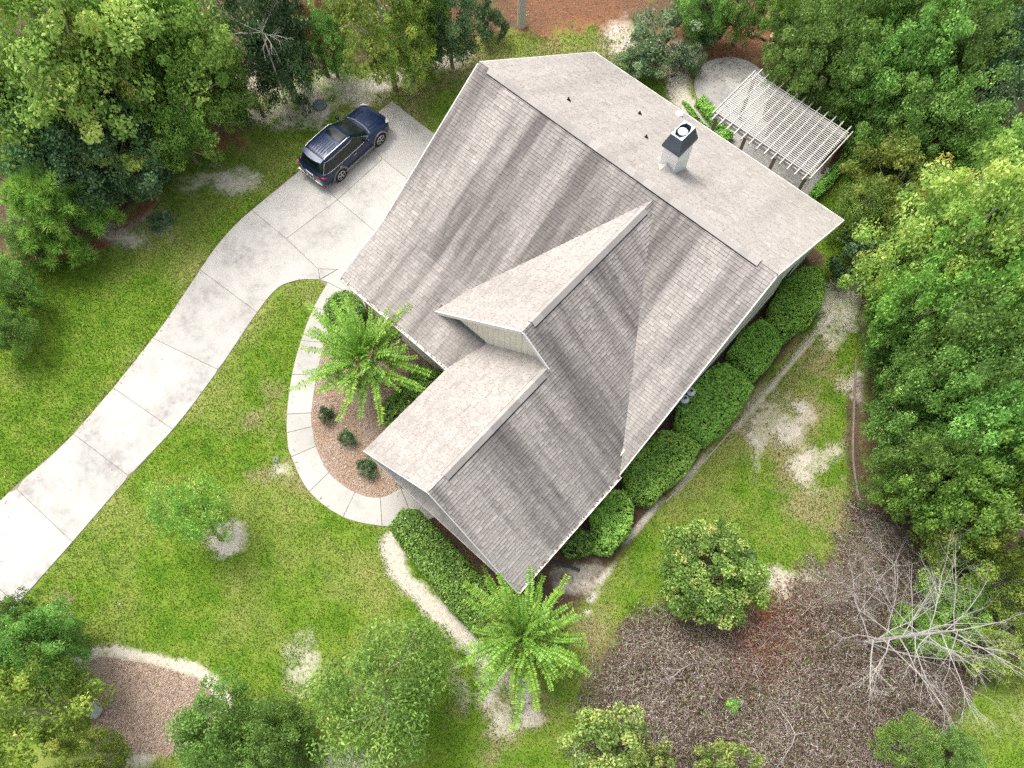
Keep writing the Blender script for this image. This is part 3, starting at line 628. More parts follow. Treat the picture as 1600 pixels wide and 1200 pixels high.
mb = MB(); mb.lathe([(.15, -.3), (.15, -.06), (.19, -.05), (.19, -.03), (.12, 0), (.001, .012)], (mx_, my_, T1-.02), 20); mb.build('flue_cap', M_white, chim, True)
# cricket behind the chimney, side flashing
mb = MB(); yc = y0c-.42; zz = lambda y: zr-m3*y
apex0 = (mx_, y0c-.01, zz(y0c)+.34); foot = (mx_, y0c-.55, zz(y0c-.55)+.02)
mb.poly([(x0c-.06, y0c-.01, zz(y0c)+.03), foot, apex0]); mb.poly([foot, (x1c+.06, y0c-.01, zz(y0c)+.03), apex0])
cr = mb.build('cricket', M_cap, chim)
mb = MB(); mb.beam((x0c-.05, y0c-.03, zz(y0c)+.05), (mx_, y0c-.03, zz(y0c)+.37), .03, .05); mb.beam((x1c+.05, y0c-.03, zz(y0c)+.05), (mx_, y0c-.03, zz(y0c)+.37), .03, .05)
mb.beam((x1c+.03, y0c, zz(y0c)+.05), (x1c+.03, y1c, zz(y1c)+.05), .05, .06); mb.beam((x0c-.03, y0c, zz(y0c)+.05), (x0c-.03, y1c, zz(y1c)+.05), .05, .06); mb.build('chimney_flashing', M_palemetal, chim)
for px_, py_ in ((888, 158), (999, 179), (1009, 216)):
    q = on_plane(px_, py_, pr0, nr); mb = MB(); mb.lathe([(.11, -.03), (.1, .03), (.045, .07), (.035, .08), (.035, .2), (.025, .2), (.025, .1)], q, 12); mb.build('vent_pipe', M_black, house)
q = on_plane(1061, 180, pr0, nr); mb = MB(); mb.lathe([(.16, -.08), (.16, .12), (.17, .13), (.12, .17), (.001, .18)], q, 14); mb.build('roof_vent', M_white, house)

# ------------------------------------------------------------------ pergola
px0, px1, py0, py1, pz = -3.16, 2.06, 8.78, 12.0, 2.95
perg = empty('pergola', ((px0+px1)/2, (py0+py1)/2, 0), 0, 'bleached wooden pergola with thin slats over the patio behind the house', 'pergola')
off = -np.array(perg.location)
def pp(mb, name, m_=M_bleached, par=None):
    o = mb.build(name, m_, par or perg)
    if par is None: o.data.transform(Matrix.Translation(Vector(off)))
    return o
pw = px1-px0; npost = 4
slat = MB(); slat.beam((px0, 0, 0), (px1, 0, 0), .031, .022); sm_ = slat.mesh('slat', M_bleached)
for k_ in range(30):
    o = link('slat', sm_, None, perg); o.location = (off[0], off[1]+py0+.06+(py1-py0-.12)*k_/29, pz+.12+off[2]+random.uniform(-.004, .004)); o.rotation_euler = (0, 0, random.uniform(-.0015, .0015))
raf = MB(); raf.beam((0, py0-.38, 0), (0, py1+.38, 0), .045, .14); rm_ = raf.mesh('rafter', M_bleached)
for k_ in range(13):
    o = link('rafter', rm_, None, perg); o.location = (off[0]+px0+.12+(pw-.24)*k_/12, off[1], pz+.025)
for yb in (py0+.12, py1-.12):
    for s_ in (-.075, .075):
        mb = MB(); mb.beam((px0-.05, yb+s_, pz-.14), (px1+.05, yb+s_, pz-.14), .04, .185); pp(mb, 'beam')
    for k_ in range(npost):
        xx = px0+.12+(pw-.24)*k_/(npost-1); mb = MB(); mb.box((xx-.065, yb-.055, 0), (xx+.065, yb+.055, pz-.05)); pp(mb, 'post', M_post)
mb = MB(); mb.beam((px1+.1, py0-.1, pz-.02), (px1+.1, py1+.2, pz-.02), .04, .2); pp(mb, 'end_beam')
mb = MB(); mb.beam((px0-.08, py0-.05, pz-.02), (px0-.08, py1+.1, pz-.02), .04, .2); pp(mb, 'end_beam')
for yb, sg in ((py0+.2, 1), (py1-.2, -1)):
    mb = MB(); mb.beam((px1-.12, yb, pz-.9), (px1-.12, yb+sg*.7, pz-.2), .07, .07); pp(mb, 'brace', M_post)
lat = MB()
for k_ in range(-14, 15):
    for sg in (1, -1):
        pts = []
        y_a, z_a = py0+.25+.5, 1.2
        u0 = k_*.14; seg = [(-1.2, u0), (1.2, u0)]
        c_, s__ = math.cos(R(45)), math.sin(R(45))*sg
        P0 = np.array([seg[0][0]*c_-u0*s__, seg[0][0]*s__+u0*c_]); P1 = np.array([seg[1][0]*c_-u0*s__, seg[1][0]*s__+u0*c_])
        # clip to the panel
        t0, t1 = 0., 1.; dv = P1-P0; ok = True
        for ax, h in ((0, .5), (1, .95)):
            for sgn in (1, -1):
                den = sgn*dv[ax]; num = h-sgn*P0[ax]
                if den > 1e-9: t1 = min(t1, num/den)
                elif den < -1e-9: t0 = max(t0, num/den)
                elif num < 0: ok = False
        if ok and t1-t0 > .02:
            a, b_ = P0+dv*t0, P0+dv*t1; lat.beam((px1-.1+.012*sg, y_a+a[0], z_a+a[1]), (px1-.1+.012*sg, y_a+b_[0], z_a+b_[1]), .03, .01, up=(1, 0, 0))
lat.beam((px1-.1, py0+.25, .22), (px1-.1, py0+1.25, .22), .05, .05); lat.beam((px1-.1, py0+.25, 2.18), (px1-.1, py0+1.25, 2.18), .05, .05)
pp(lat, 'lattice_panel', M_bleached)

# ------------------------------------------------------------------ car
M_paint = mat('navy_paint', (.004, .015, .055), .34, metal=.2, spec=.35, Coat_Weight=.25, Coat_Roughness=.1)
M_carglass = mat('car_glass', (.006, .012, .013), .12, spec=.35); M_chrome = mat('chrome', (.7, .7, .7), .2, metal=1.)
M_clad = mat('grey_cladding', (.16, .17, .18), .6); M_rim = mat('alloy', (.5, .5, .5), .35, metal=.8)
M_red = mat('tail_red', (.5, .01, .015), .15, spec=.6); M_lens = mat('lamp_lens', (.55, .58, .6), .1, spec=.7); M_plate = mat('plate', (.7, .7, .68), .5)
car = empty('parked_car', (-16.2, -2.86, .035), R(2.3), 'dark navy blue five door SUV parked on the concrete driveway', 'car')
def loft(sections, name, m_, par, smooth=True, mirror=True):
    mb = MB(); n = len(sections[0])
    for s_ in sections: mb.v += [tuple(p) for p in s_]
    for i in range(len(sections)-1):
        for j in range(n-1): mb.f.append([i*n+j, i*n+j+1, (i+1)*n+j+1, (i+1)*n+j]); mb.mi.append(0)
    mb.f.append(list(range(n))); mb.mi.append(0); mb.f.append([(len(sections)-1)*n+j for j in reversed(range(n))]); mb.mi.append(0)
    o = mb.build(name, m_, par, smooth); bm = bmesh.new(); bm.from_mesh(o.data); bmesh.ops.recalc_face_normals(bm, faces=bm.faces[:]); bm.to_mesh(o.data); bm.free(); return o
st = [  # y, half width, bottom z, shoulder z, top edge z, centre z
 (-2.36, .62, .48, .86, .92, .94), (-2.33, .82, .40, .90, .99, 1.0), (-2.2, .93, .34, .95, 1.04, 1.06), (-1.7, .965, .28, .97, 1.06, 1.10), (-.9, .97, .27, .95, 1.05, 1.1), (.2, .97, .27, .93, 1.03, 1.08), (.9, .965, .27, .93, 1.03, 1.08), (1.15, .96, .28, .92, 1.01, 1.07), (1.6, .95, .29, .90, .975, 1.03), (2.0, .92, .30, .86, .93, .975), (2.22, .84, .34, .80, .87, .91), (2.36, .62, .40, .70, .77, .80), (2.40, .42, .46, .64, .70, .72)]
secs = []
for y, w, zb, zs, zt, zc in st:
    half = [(w*.82, zb), (w*.985, zb+.1), (w, (zb+zs)/2), (w*.985, zs-.06), (w*.955, zs), (w*.86, zt), (w*.6, (zt+zc*2)/3), (w*.3, zc-.004), (0, zc)]
    secs.append([(x_, y, z_) for x_, z_ in half]+[(-x_, y, z_) for x_, z_ in reversed(half[:-1])])
loft(secs, 'body', M_paint, car)
GZ = [.98, 1.06, 1.2, 1.36, 1.5, 1.6, 1.665, 1.70]; GF = [1.12, .98, .74, .48, .24, .06, -.12, -.35]; GR = [-2.30, -2.28, -2.2, -2.1, -1.99, -1.92, -1.84, -1.65]; GW = [.915, .90, .865, .82, .765, .72, .67, .58]
def gpt(a, z, off=0.):
    w = float(np.interp(z, GZ, GW))+off; f = float(np.interp(z, GZ, GF))+off; r = float(np.interp(z, GZ, GR))-off; c, s_ = math.cos(a), math.sin(a); e = .36
    x = w*math.copysign(abs(c)**e, c); y = (f+r)/2+(f-r)/2*math.copysign(abs(s_)**e, s_)
    return (x, y-.0*0, z)
mb = MB(); NA = 64
for z in GZ: mb.v += [gpt(2*math.pi*k_/NA, z) for k_ in range(NA)]
for i in range(len(GZ)-1):
    for j in range(NA): mb.f.append([i*NA+j, i*NA+(j+1) % NA, (i+1)*NA+(j+1) % NA, (i+1)*NA+j]); mb.mi.append(0)
b0 = len(mb.v); top = [gpt(2*math.pi*k_/NA, 1.70) for k_ in range(NA)]
for sc_, dz in ((.7, .025), (.35, .038)): mb.v += [(p[0]*sc_, -1.0+(p[1]+1.0)*sc_, 1.70+dz) for p in top]
for ring_ in range(2):
    A = (len(GZ)-1)*NA if ring_ == 0 else b0; B_ = b0+ring_*NA
    for j in range(NA): mb.f.append([A+j, A+(j+1) % NA, B_+(j+1) % NA, B_+j]); mb.mi.append(0)
mb.f.append([b0+NA+j for j in range(NA)]); mb.mi.append(0)
mb.build('cabin', M_paint, car, True)
def ang_for_y(y, z):
    f = float(np.interp(z, GZ, GF)); r = float(np.interp(z, GZ, GR)); s_ = max(-1, min(1, (y-(f+r)/2)/((f-r)/2))); return math.asin(math.copysign(abs(s_)**(1/.36), s_))
def pane(name, fn, nu, nv, m_=M_carglass, par=None):
    mb = MB()
    for i in range(nv+1):
        for j in range(nu+1): mb.v.append(fn(j/nu, i/nv))
    for i in range(nv):
        for j in range(nu): mb.f.append([i*(nu+1)+j, i*(nu+1)+j+1, (i+1)*(nu+1)+j+1, (i+1)*(nu+1)+j]); mb.mi.append(0)
    return mb.build(name, m_, par or car, True)
pane('windshield', lambda u, v: gpt(R(52+76*u) if v < .5 else R(54+72*u), 1.06+v*.54, .008), 20, 8)
pane('rear_window', lambda u, v: gpt(R(233+74*u), 1.13+v*.42, .008), 20, 6)
for sx in (1, -1):
    def side(ya, yb, z0, z1, name):
        def fn(u, v):
            z = z0+v*(z1-z0); lo_ = max(ya, float(np.interp(z, GZ, GR))+.17); hi = min(yb, float(np.interp(z, GZ, GF))-.14); a = ang_for_y(lo_+u*(hi-lo_), z); p = gpt(a, z, .008); return (sx*p[0], p[1], p[2])
        return pane(name, fn, 12, 5)
    side(-2.1, -1.38, 1.1, 1.50, 'quarter_window'); side(-1.32, -.42, 1.07, 1.55, 'door_window'); side(-.36, .9, 1.06, 1.56, 'door_window')
    def rail(z, ya, yb, off=.018, rad=.012):
        pts = []
        for k_ in range(16):
            y = ya+(yb-ya)*k_/15; lo_ = float(np.interp(z, GZ, GR))+.12; hi = float(np.interp(z, GZ, GF))-.1; p = gpt(ang_for_y(min(max(y, lo_), hi), z), z, off); pts.append((sx*p[0], p[1], p[2]))
        return pts
    mb = MB(); mb.tube(rail(1.045, -2.15, .85), .013, 5); up_ = rail(1.575, -1.9, .05); mb.tube(up_, .011, 5); mb.tube([rail(1.045, -2.15, .85)[0], up_[0]], .012, 5); mb.tube([rail(1.045, -2.15, .85)[-1], up_[-1]], .01, 5); mb.build('window_trim', M_chrome, car)
    mb = MB(); mb.tube([(sx*.60, -1.78, 1.70), (sx*.615, -1.6, 1.755), (sx*.625, -.8, 1.765), (sx*.615, -.2, 1.75), (sx*.6, -.05, 1.695)], .018, 6); mb.build('roof_rail', M_chrome, car)
    mb = MB(); v_ = [(sx*.93, .62, 1.0), (sx*1.0, .66, 1.06)]; mb.tube(v_, .025, 6); mb.lathe([(.001, -.1), (.07, -.09), (.09, 0), (.07, .09), (.001, .1)], (sx*1.07, .66, 1.09), 10, axis='x'); mb.build('side_mirror', M_paint, car, True)
    for yy, nm in ((-.25, 'door_handle'), (-1.2, 'door_handle')): mb = MB(); mb.beam((sx*.975, yy-.1, .9), (sx*.975, yy+.1, .9), .03, .025); mb.build(nm, M_chrome, car)
    for yy in (-.38, .75, -1.35): mb = MB(); mb.beam((sx*.968, yy, .42), (sx*.955, yy, .95), .008, .012, up=(0, 1, 0)); mb.build('door_gap', M_black, car)
    mb = MB(); mb.beam((sx*.955, -1.0, .34), (sx*.955, 1.0, .34), .06, .14); mb.build('sill', M_clad, car)
    for yw in (1.42, -1.33):
        mb = MB()
        a0 = [(R(k_*180/14)) for k_ in range(15)]
        for rr_ in ((.40, .47),):
            for k_ in range(14):
                A = [(sx*.985, yw+r_*math.cos(a), .37+r_*math.sin(a)*1.02) for a in (a0[k_], a0[k_+1]) for r_ in rr_]; A2 = [(sx*.9, p[1], p[2]) for p in A]
                mb.hexa([A2[0], A2[1], A2[3], A2[2], A[0], A[1], A[3], A[2]])
        mb.build('fender_trim', M_clad, car)
        mb = MB(); mb.lathe([(.001, 0), (.41, 0), (.41, .03), (.001, .03)], (sx*.955-.015, yw, .38), 24, axis='x'); mb.build('wheel_well', M_black, car)
        wh = MB(); wh.lathe([(.24, -.11), (.345, -.11), (.37, -.07), (.37, .07), (.345, .11), (.24, .11), (.24, -.11)], (sx*.88, yw, .37), 28, axis='x'); wh = wh.build('wheel', M_black, car, True)
        rm = MB(); xo = sx*.985
        rm.lathe([(.22, 0), (.255, sx*.01), (.22, sx*.02)], (xo, yw, .37), 24, axis='x')
        rm.lathe([(.001, sx*.025), (.06, sx*.025), (.06, 0)], (xo, yw, .37), 12, axis='x')
        for k_ in range(5):
            for dk in (-.13, .13):
                a = 2*math.pi*k_/5+.3; rm.beam((xo+sx*.01, yw+.05*math.cos(a+dk), .37+.05*math.sin(a+dk)), (xo+sx*.01, yw+.235*math.cos(a+dk), .37+.235*math.sin(a+dk)), .034, .02, up=(1, 0, 0))
        rm.build('rim', M_rim, wh)
    # lamps
    mb = MB(); mb.prism([(sx*.90, -2.20, .98), (sx*.88, -2.29, .99), (sx*.5, -2.365, .93), (sx*.52, -2.36, .84), (sx*.86, -2.28, .86), (sx*.955, -2.10, .93)][::sx], (0, -.015, 0)); mb.build('tail_light', M_red, car)
    mb = MB(); mb.prism([(sx*.88, 2.02, .955), (sx*.85, 2.24, .86), (sx*.62, 2.37, .79), (sx*.6, 2.3, .86), (sx*.72, 2.15, .93)][::-sx], (0, .01, .012)); mb.build('headlight', M_lens, car)
mb = MB(); mb.beam((-.7, -2.37, .45), (.7, -2.37, .45), .07, .2); mb.build('rear_bumper', M_clad, car); mb = MB(); mb.beam((-.8, -2.39, .56), (.8, -2.39, .56), .1, .02); mb.build('bumper_strip', M_chrome, car)
mb = MB(); mb.beam((-.24, -2.385, .80), (.24, -2.385, .80), .02, .12); mb.build('licence_plate', M_plate, car)
mb = MB(); mb.beam((-.45, 2.40, .6), (.45, 2.40, .6), .04, .2); mb.build('grille', M_black, car)
pane('spoiler', lambda u, v: (-.62+1.24*u, -2.02+.2*v-.10*(1-(2*u-1)**2)*(1-v), 1.665+.05*v), 10, 3, M_paint)
pane('sunroof', lambda u, v: (-.48+.96*u, -.62+.5*v, 1.722+.012*(1-(2*u-1)**2)+.008-.03*max(0, v-.5)), 10, 4)
for xx in (-.36, -.22, .22, .36, -.08, .08):
    mb = MB(); mb.beam((xx, -1.72, 1.738), (xx, -.78, 1.748), .022, .012); mb.build('roof_rib', M_paint, car)
mb = MB(); mb.tube([(-.75, 1.04, 1.03), (-.3, 1.13, 1.085), (.3, 1.13, 1.085), (.75, 1.04, 1.03)], .035, 6); mb.build('wiper_cowl', M_clad, car)
for x0_, x1_ in ((-.6, -.02), (.05, .62)): mb = MB(); mb.beam((x0_, 1.06, 1.085), (x1_, .98, 1.1), .015, .015); mb.build('wiper', M_black, car)
for sx in (-1, 1): mb = MB(); mb.tube([(sx*.5, 1.2, 1.07), (sx*.47, 1.7, 1.03), (sx*.4, 2.15, .93)], .01, 5); mb.build('hood_crease', M_paint, car)

# ------------------------------------------------------------------ foliage builders
def leaves(C, Rad, n_each, size, up=.7, flat=.6, tint0=None, aspect=.5, shell=.35, outward=None):
    """leaf rhombs scattered in clumps; returns (4-vertex array, tint)"""
    C = np.asarray(C); k = len(C); ci = np.repeat(np.arange(k), n_each); N = len(ci)
    d = unit(rng.normal(size=(N, 3))); r = (shell+(1-shell)*rng.random(N)**.6)[:, None]*np.asarray(Rad)[ci][:, None]; off = d*r*np.array([1, 1, flat]); P = C[ci]+off
    n = unit(rng.normal(size=(N, 3))*.75+d*.45+np.array([0, 0, up])); a = unit(np.cross(n, rng.normal(size=(N, 3)))); b = np.cross(n, a)
    s = size*(.6+.8*rng.random(N))[:, None]; w = s*aspect*(.8+.4*rng.random(N))[:, None]
    droop = n*s*-.18
    V = np.stack([P-a*s*.5, P-b*w*.5, P+a*s*.5+droop, P+b*w*.5], 1)
    t = np.clip((tint0[ci] if tint0 is not None else .5)+rng.normal(size=N)*.17, 0, 1)
    return V.reshape(-1, 3), t
def crown_clumps(Rr, hz, n, lump=.35, low=-.6, seed=0):
    """clump centres over a lumpy ellipsoid; the outline is uneven"""
    d = unit(rng.normal(size=(n*3, 3))); d = d[d[:, 2] > low][:n]; ph = rng.random(8)*6.28; az = np.arctan2(d[:, 1], d[:, 0])
    f = 1+lump*(.45*np.sin(2*az+ph[0])+.35*np.sin(3*az+ph[1])+.4*np.sin(5*az+ph[2]+2*d[:, 2])+.3*np.sin(4*d[:, 2]+ph[3]))
    r = (.42+.58*rng.random(len(d))**.5)*f
    return d*r[:, None]*np.array([Rr, Rr, hz]), r
VAR = {}
def crown_mesh(key, kind, Rr, hz, ncl, nl, size, cl=.2, up=.7, flat=.55, aspect=.5, lump=.35, low=-.85):
    if key in VAR: return VAR[key]
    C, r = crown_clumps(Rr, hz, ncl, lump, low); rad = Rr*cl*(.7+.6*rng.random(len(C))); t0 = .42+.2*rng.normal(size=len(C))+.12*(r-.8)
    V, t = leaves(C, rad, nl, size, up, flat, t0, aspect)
    me = np_mesh(key, V, 4, L[kind], {'tint': t})
    # limbs under the leaves
    mb = MB(); z0 = -hz*.75
    for i in rng.permutation(len(C))[:max(6, ncl//6)]:
        e = C[i]; m_ = np.array([e[0]*.35, e[1]*.35, z0+(e[2]-z0)*.55])+rng.normal(size=3)*.08*Rr; mb.tube([(0, 0, z0), m_, e], [.018*Rr, .012*Rr, .004*Rr], 5, cap=False)
    lm = mb.mesh(key+'_limbs', M_palebark if kind in ('maple', 'gum', 'yellow', 'silver', 'lime') else M_bark)
    VAR[key] = (me, lm, Rr, hz); return VAR[key]
KIND = {  # kind: material, nominal R, half height, clumps, leaves, leaf size, clump share, variants, up, aspect
 'maple': ('maple', 4.2, 3.6, 230, 165, .17, .17, 2, .9, .6), 'gum': ('gum', 3.4, 3.2, 170, 130, .19, .19, 2, .8, .55), 'oak': ('oak', 3.4, 3.0, 180, 140, .165, .19, 3, .8, .5),
 'dark': ('dark', 2.8, 2.6, 150, 140, .15, .22, 2, .6, .5), 'yellow': ('yellow', 2.8, 2.6, 100, 140, .16, .2, 2, .8, .5), 'silver': ('silver', 2.0, 1.6, 60, 120, .15, .24, 2, .8, .5),
 'wispy': ('gum', 2.6, 2.2, 150, 115, .15, .24, 1, .7, .36), 'olive': ('dark', 1.5, 1.3, 40, 70, .16, .26, 1, .5, .22), 'lime': ('lime', 2.0, 1.6, 60, 130, .16, .24, 1, .8, .6), 'bush': ('hedge', 1.0, .8, 40, 110, .10, .3, 1, .7, .5), 'darkbush': ('dark', 1.0, .8, 40, 100, .12, .3, 1, .6, .5),
 'sapling': ('hedge', 2.0, 1.7, 100, 80, .16, .24, 1, .7, .34), 'round': ('boxwood', 2.05, 1.7, 260, 130, .115, .17, 1, .7, .5), 'dead': ('brown', 1.5, 1.6, 40, 60, .2, .22, 1, .3, .35)}
def tree(px, py, rpx, h, kind, label, cat='tree', group=None, base=None, name=None, sq=1.0):
    mt, Rn, hz, ncl, nl, size, cl, nv, up, asp = KIND[kind]
    v = tree.count % nv; tree.count += 1
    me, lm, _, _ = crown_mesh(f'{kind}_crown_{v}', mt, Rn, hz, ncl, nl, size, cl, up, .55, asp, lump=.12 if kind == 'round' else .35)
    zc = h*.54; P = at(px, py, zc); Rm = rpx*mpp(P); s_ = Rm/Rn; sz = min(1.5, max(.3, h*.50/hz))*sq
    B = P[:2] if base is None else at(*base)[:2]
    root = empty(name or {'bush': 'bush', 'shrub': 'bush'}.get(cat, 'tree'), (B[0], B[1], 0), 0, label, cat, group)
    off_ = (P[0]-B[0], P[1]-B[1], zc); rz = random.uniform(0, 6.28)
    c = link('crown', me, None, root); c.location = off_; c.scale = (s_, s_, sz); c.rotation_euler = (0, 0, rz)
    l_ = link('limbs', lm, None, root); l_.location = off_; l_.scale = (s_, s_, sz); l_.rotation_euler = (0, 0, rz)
    tk = MB(); zt = zc-hz*sz*.7; r0 = .02*h**.9+.015; tk.tube([(0, 0, -.1), (off_[0]*.4+random.uniform(-.1, .1), off_[1]*.4, zt*.5), (off_[0], off_[1], max(.2, zt)+.15)], [r0, r0*.75, r0*.55], 7); tk.build('trunk', M_bark, root)
    return root
tree.count = 0
T = [
 # upper left woods
 (88, 92, 150, 12, 'maple', 'tall bright light green maple in the upper left corner, overhanging dark evergreens'),
 (178, 120, 70, 9.5, 'maple', 'light green lower maple limb tree beside the tall maple, its sprays pointing to the drive'),
 (262, 40, 85, 10, 'gum', 'mid green sweetgum at the top edge between the maple and the bare grey branches'),
 (298, 105, 78, 8, 'gum', 'mid green sweetgum leaning over the sandy lawn edge, left of the small olive tree'),
 (268, 185, 60, 6, 'gum', 'small bright sweetgum at the lawn edge below the bigger sweetgums'),
 (20, 200, 60, 7, 'oak', 'oak green tree on the left edge under the tall maple'),
 (75, 235, 72, 6.5, 'dark', 'dark glossy evergreen above the young pine, left one of two'),
 (160, 235, 82, 6.5, 'dark', 'broad dark glossy evergreen above the young pine, right one of two'),
 (212, 258, 42, 4, 'darkbush2', ''), 
 (348, 140, 38, 4.5, 'gum', 'thin green sapling reaching to the bare sandy patch'),
 (395, 142, 40, 3.4, 'olive', 'small wispy olive tree with narrow dark leaves on the sandy patch'),
 (425, 55, 62, 8, 'dark', 'bluish dark evergreen at the top edge behind the bare grey branches'),
 (440, 82, 44, 5.5, 'dark', 'bluish dark evergreen in front, just below the bare grey branches'),
 (512, 62, 38, 4.6, 'oak', 'deep green shrub tree under the brown dead leaves'),
 (488, 35, 38, 6.5, 'dead', 'tree with brown dead leaves hanging at the top edge'),
 (598, 28, 72, 8.5, 'yellow', 'yellow green elm at the top edge above the parked car'),
 (635, 76, 42, 6, 'yellow', 'lower yellow green elm crown hanging over the drive corner'),
 (700, 28, 52, 6, 'dark', 'dark evergreen at the top edge left of the pine trunk'),
 (660, 20, 40, 7, 'oak', 'oak green tree at the top edge between the elm and the dark evergreen'),
 # behind the house
 (1030, 62, 52, 3.0, 'silver', 'silvery green loquat shrub tree behind the rear roof edge'),
 (1000, 100, 34, 2.0, 'silver', 'small silvery shrub between the loquat and the rear eave'),
 (1075, 92, 26, 1.8, 'silver', 'small silvery shrub right of the loquat at the path'),
 (1092, 6, 40, 4.5, 'oak', 'green sapling at the top edge above the log pile, left one'),
 (1165, 4, 38, 5, 'oak', 'green sapling at the top edge above the log pile, right one'),
 # upper right woods
 (1250, 20, 52, 7, 'gum', 'bright green tree at the top edge right of the log pile'),
 (1270, 85, 62, 7, 'oak', 'oak green tree right of the log pile behind the pergola'),
 (1345, 40, 78, 9, 'oak', 'tall oak green tree at the top edge, middle of the upper right woods'),
 (1430, 35, 70, 9, 'gum', 'tall mid green tree at the top edge, right of the middle oak'),
 (1510, 42, 66, 8, 'oak', 'dense oak at the top edge near the upper right corner'),
 (1585, 30, 60, 8, 'gum', 'mid green tree in the upper right corner'),
 (1310, 130, 58, 6.5, 'oak', 'oak green tree beyond the pergola rafters'),
 (1345, 160, 36, 4.5, 'gum', 'small light green tree next to the far corner of the pergola'),
 (1395, 120, 72, 8, 'oak', 'dense oak behind the small light green tree'),
 (1470, 120, 70, 8, 'oak', 'dense oak in the middle of the upper right woods'),
 (1545, 120, 66, 7.5, 'dark', 'dark evergreen in the upper right woods beside the pale tree'),
 (1572, 190, 62, 7.5, 'silver', 'pale silvery tree on the right edge of the upper woods'),
 (1400, 195, 58, 6, 'oak', 'low oak between the pergola and the olive green trees'),
 (1470, 210, 68, 7, 'oak', 'shaded oak below the dense oaks of the upper right woods'),
 (1535, 265, 58, 6, 'gum', 'mid green tree above the big pale crown on the right'),
 (1395, 290, 72, 5, 'yellow', 'olive yellow tree near the black crate on the grass'),
 (1350, 330, 44, 3.6, 'wispy', 'small dark leafed tree off the right rear roof corner'),
 (1440, 350, 60, 6, 'yellow', 'olive yellow tree between the crate and the big pale crown'),
 (1345, 408, 40, 2.6, 'darkbush2', ''),
 (1430, 405, 55, 5, 'oak', 'oak green tree left of the big pale crown'),
 # right woods
 (1510, 402, 112, 11, 'maple', 'biggest pale green crown on the right side of the photo'),
 (1575, 370, 70, 10, 'gum', 'mid green tree on the right edge beside the biggest pale crown'),
 (1438, 482, 66, 8.5, 'gum', 'green tree on the lower left flank of the biggest pale crown'),
 (1420, 550, 56, 6, 'oak', 'deep green tree overhanging the dry lawn on the right'),
 (1560, 495, 80, 10, 'gum', 'green tree on the right edge below the biggest pale crown'),
 (1480, 560, 82, 8.5, 'oak', 'oak green tree in the middle of the right woods'),
 (1560, 610, 78, 9, 'oak', 'oak green tree on the right edge, middle height'),
 (1446, 642, 72, 7.5, 'oak', 'leafy oak at the lawn edge beside the worn earth strip'),
 (1500, 690, 80, 8.5, 'oak', 'leafy oak one row in from the worn earth strip'),
 (1580, 720, 72, 9, 'gum', 'mid green tree on the right edge, lower half'),
 (1430, 735, 58, 6.5, 'oak', 'lowest oak along the worn earth strip, above the brown brush'),
 (1475, 775, 66, 7, 'gum', 'bright green tree right above the bare white tree'),
 (1570, 820, 62, 7, 'yellow', 'yellow green tree on the right edge above the bare white tree'),
 (1500, 850, 62, 4.5, 'yellow', 'sunlit yellow green low tree behind the bare white branches'),
 (1575, 915, 58, 3.5, 'yellow', 'yellow green shrub tree on the right edge beside the bare white branches'),
 (1495, 925, 55, 2.6, 'gum', 'low green thicket directly under the bare white branches'),
 (1555, 1005, 60, 2.2, 'yellow', 'low yellow thicket below the tips of the bare white branches'),
 (1440, 985, 40, 1.6, 'gum', 'low green scrub under the trunk of the bare white tree'),
 # bottom and lower left
 (600, 1080, 104, 5.5, 'wispy', 'fine leafed dark green tree over the lawn at the bottom centre'),
 (350, 1160, 78, 5.5, 'oak', 'green leafy tree at the bottom edge right of the mulch bed'),
 (440, 1165, 62, 5, 'oak', 'smaller green tree at the bottom edge next to the sandy patch'),
 (68, 1005, 56, 5.5, 'dark2', 'dark green tree at the lower left above the mulch bed'),
 (20, 985, 50, 5.5, 'oak', 'oak green tree on the left edge next to the drive'),
 (58, 1115, 84, 6, 'yellow', 'yellow green tree in the lower left corner'),
 (140, 1190, 48, 5, 'yellow', 'yellow green tree at the bottom edge left of the mulch gap'),
 (945, 1165, 56, 5, 'lime', 'pale lime tree at the bottom edge beside the brown brush, left one'),
 (1130, 1200, 42, 5, 'lime', 'pale lime treetop peeking over the bottom edge, right one'),
 (1025, 1205, 40, 4.5, 'lime', 'pale lime treetop at the bottom edge between the other two lime ones'),
 (1418, 1160, 44, 1.8, 'wispy', 'low dark scrub tree below the brown brush at the bottom right'),
 (1490, 1180, 40, 2.2, 'oak', 'low scrub at the bottom right by the pale grass'),
 (12, 445, 36, 4, 'oak', 'dark shrub tree at the left edge below the young pine'),
 (8, 515, 34, 3.5, 'oak', 'small shrub tree at the left edge beside the lawn, lowest of the left woods'),
 (45, 380, 40, 3, 'oak', 'low tree left of the young pine'),
]
for row in T:
    px_, py_, r_, h_, k_, lab = row
    if k_ == 'darkbush2': continue
    tree(px_, py_, r_, h_, 'oak' if k_ == 'dark2' else k_, lab)
tree(212, 262, 40, 2.4, 'darkbush', 'dark shrub between the young pine and the lawn strip', 'bush', name='bush')
tree(1352, 410, 44, 2.2, 'darkbush', 'dark shrub on the bare ground off the right end of the house', 'bush', name='bush')
tree(303, 800, 50, 4.6, 'sapling', 'young green tree leaning out of a round sand ring on the front lawn', base=(346, 845), name='young_tree')
tree(1110, 898, 78, 3.4, 'round', 'big round green bush standing alone between the lawn and the brown brush', 'bush', name='bush')
tree(1104, 40, 26, 2.0, 'darkbush', 'dark green shrub left of the log pile', 'bush', name='bush')
tree(1346, 222, 17, 1.2, 'darkbush', 'small dark green shrub off the end of the pergola', 'bush', name='bush')
tree(766, 36, 24, 2.0, 'darkbush', 'dark shrub left of the pine trunk at the top', 'bush', name='bush')
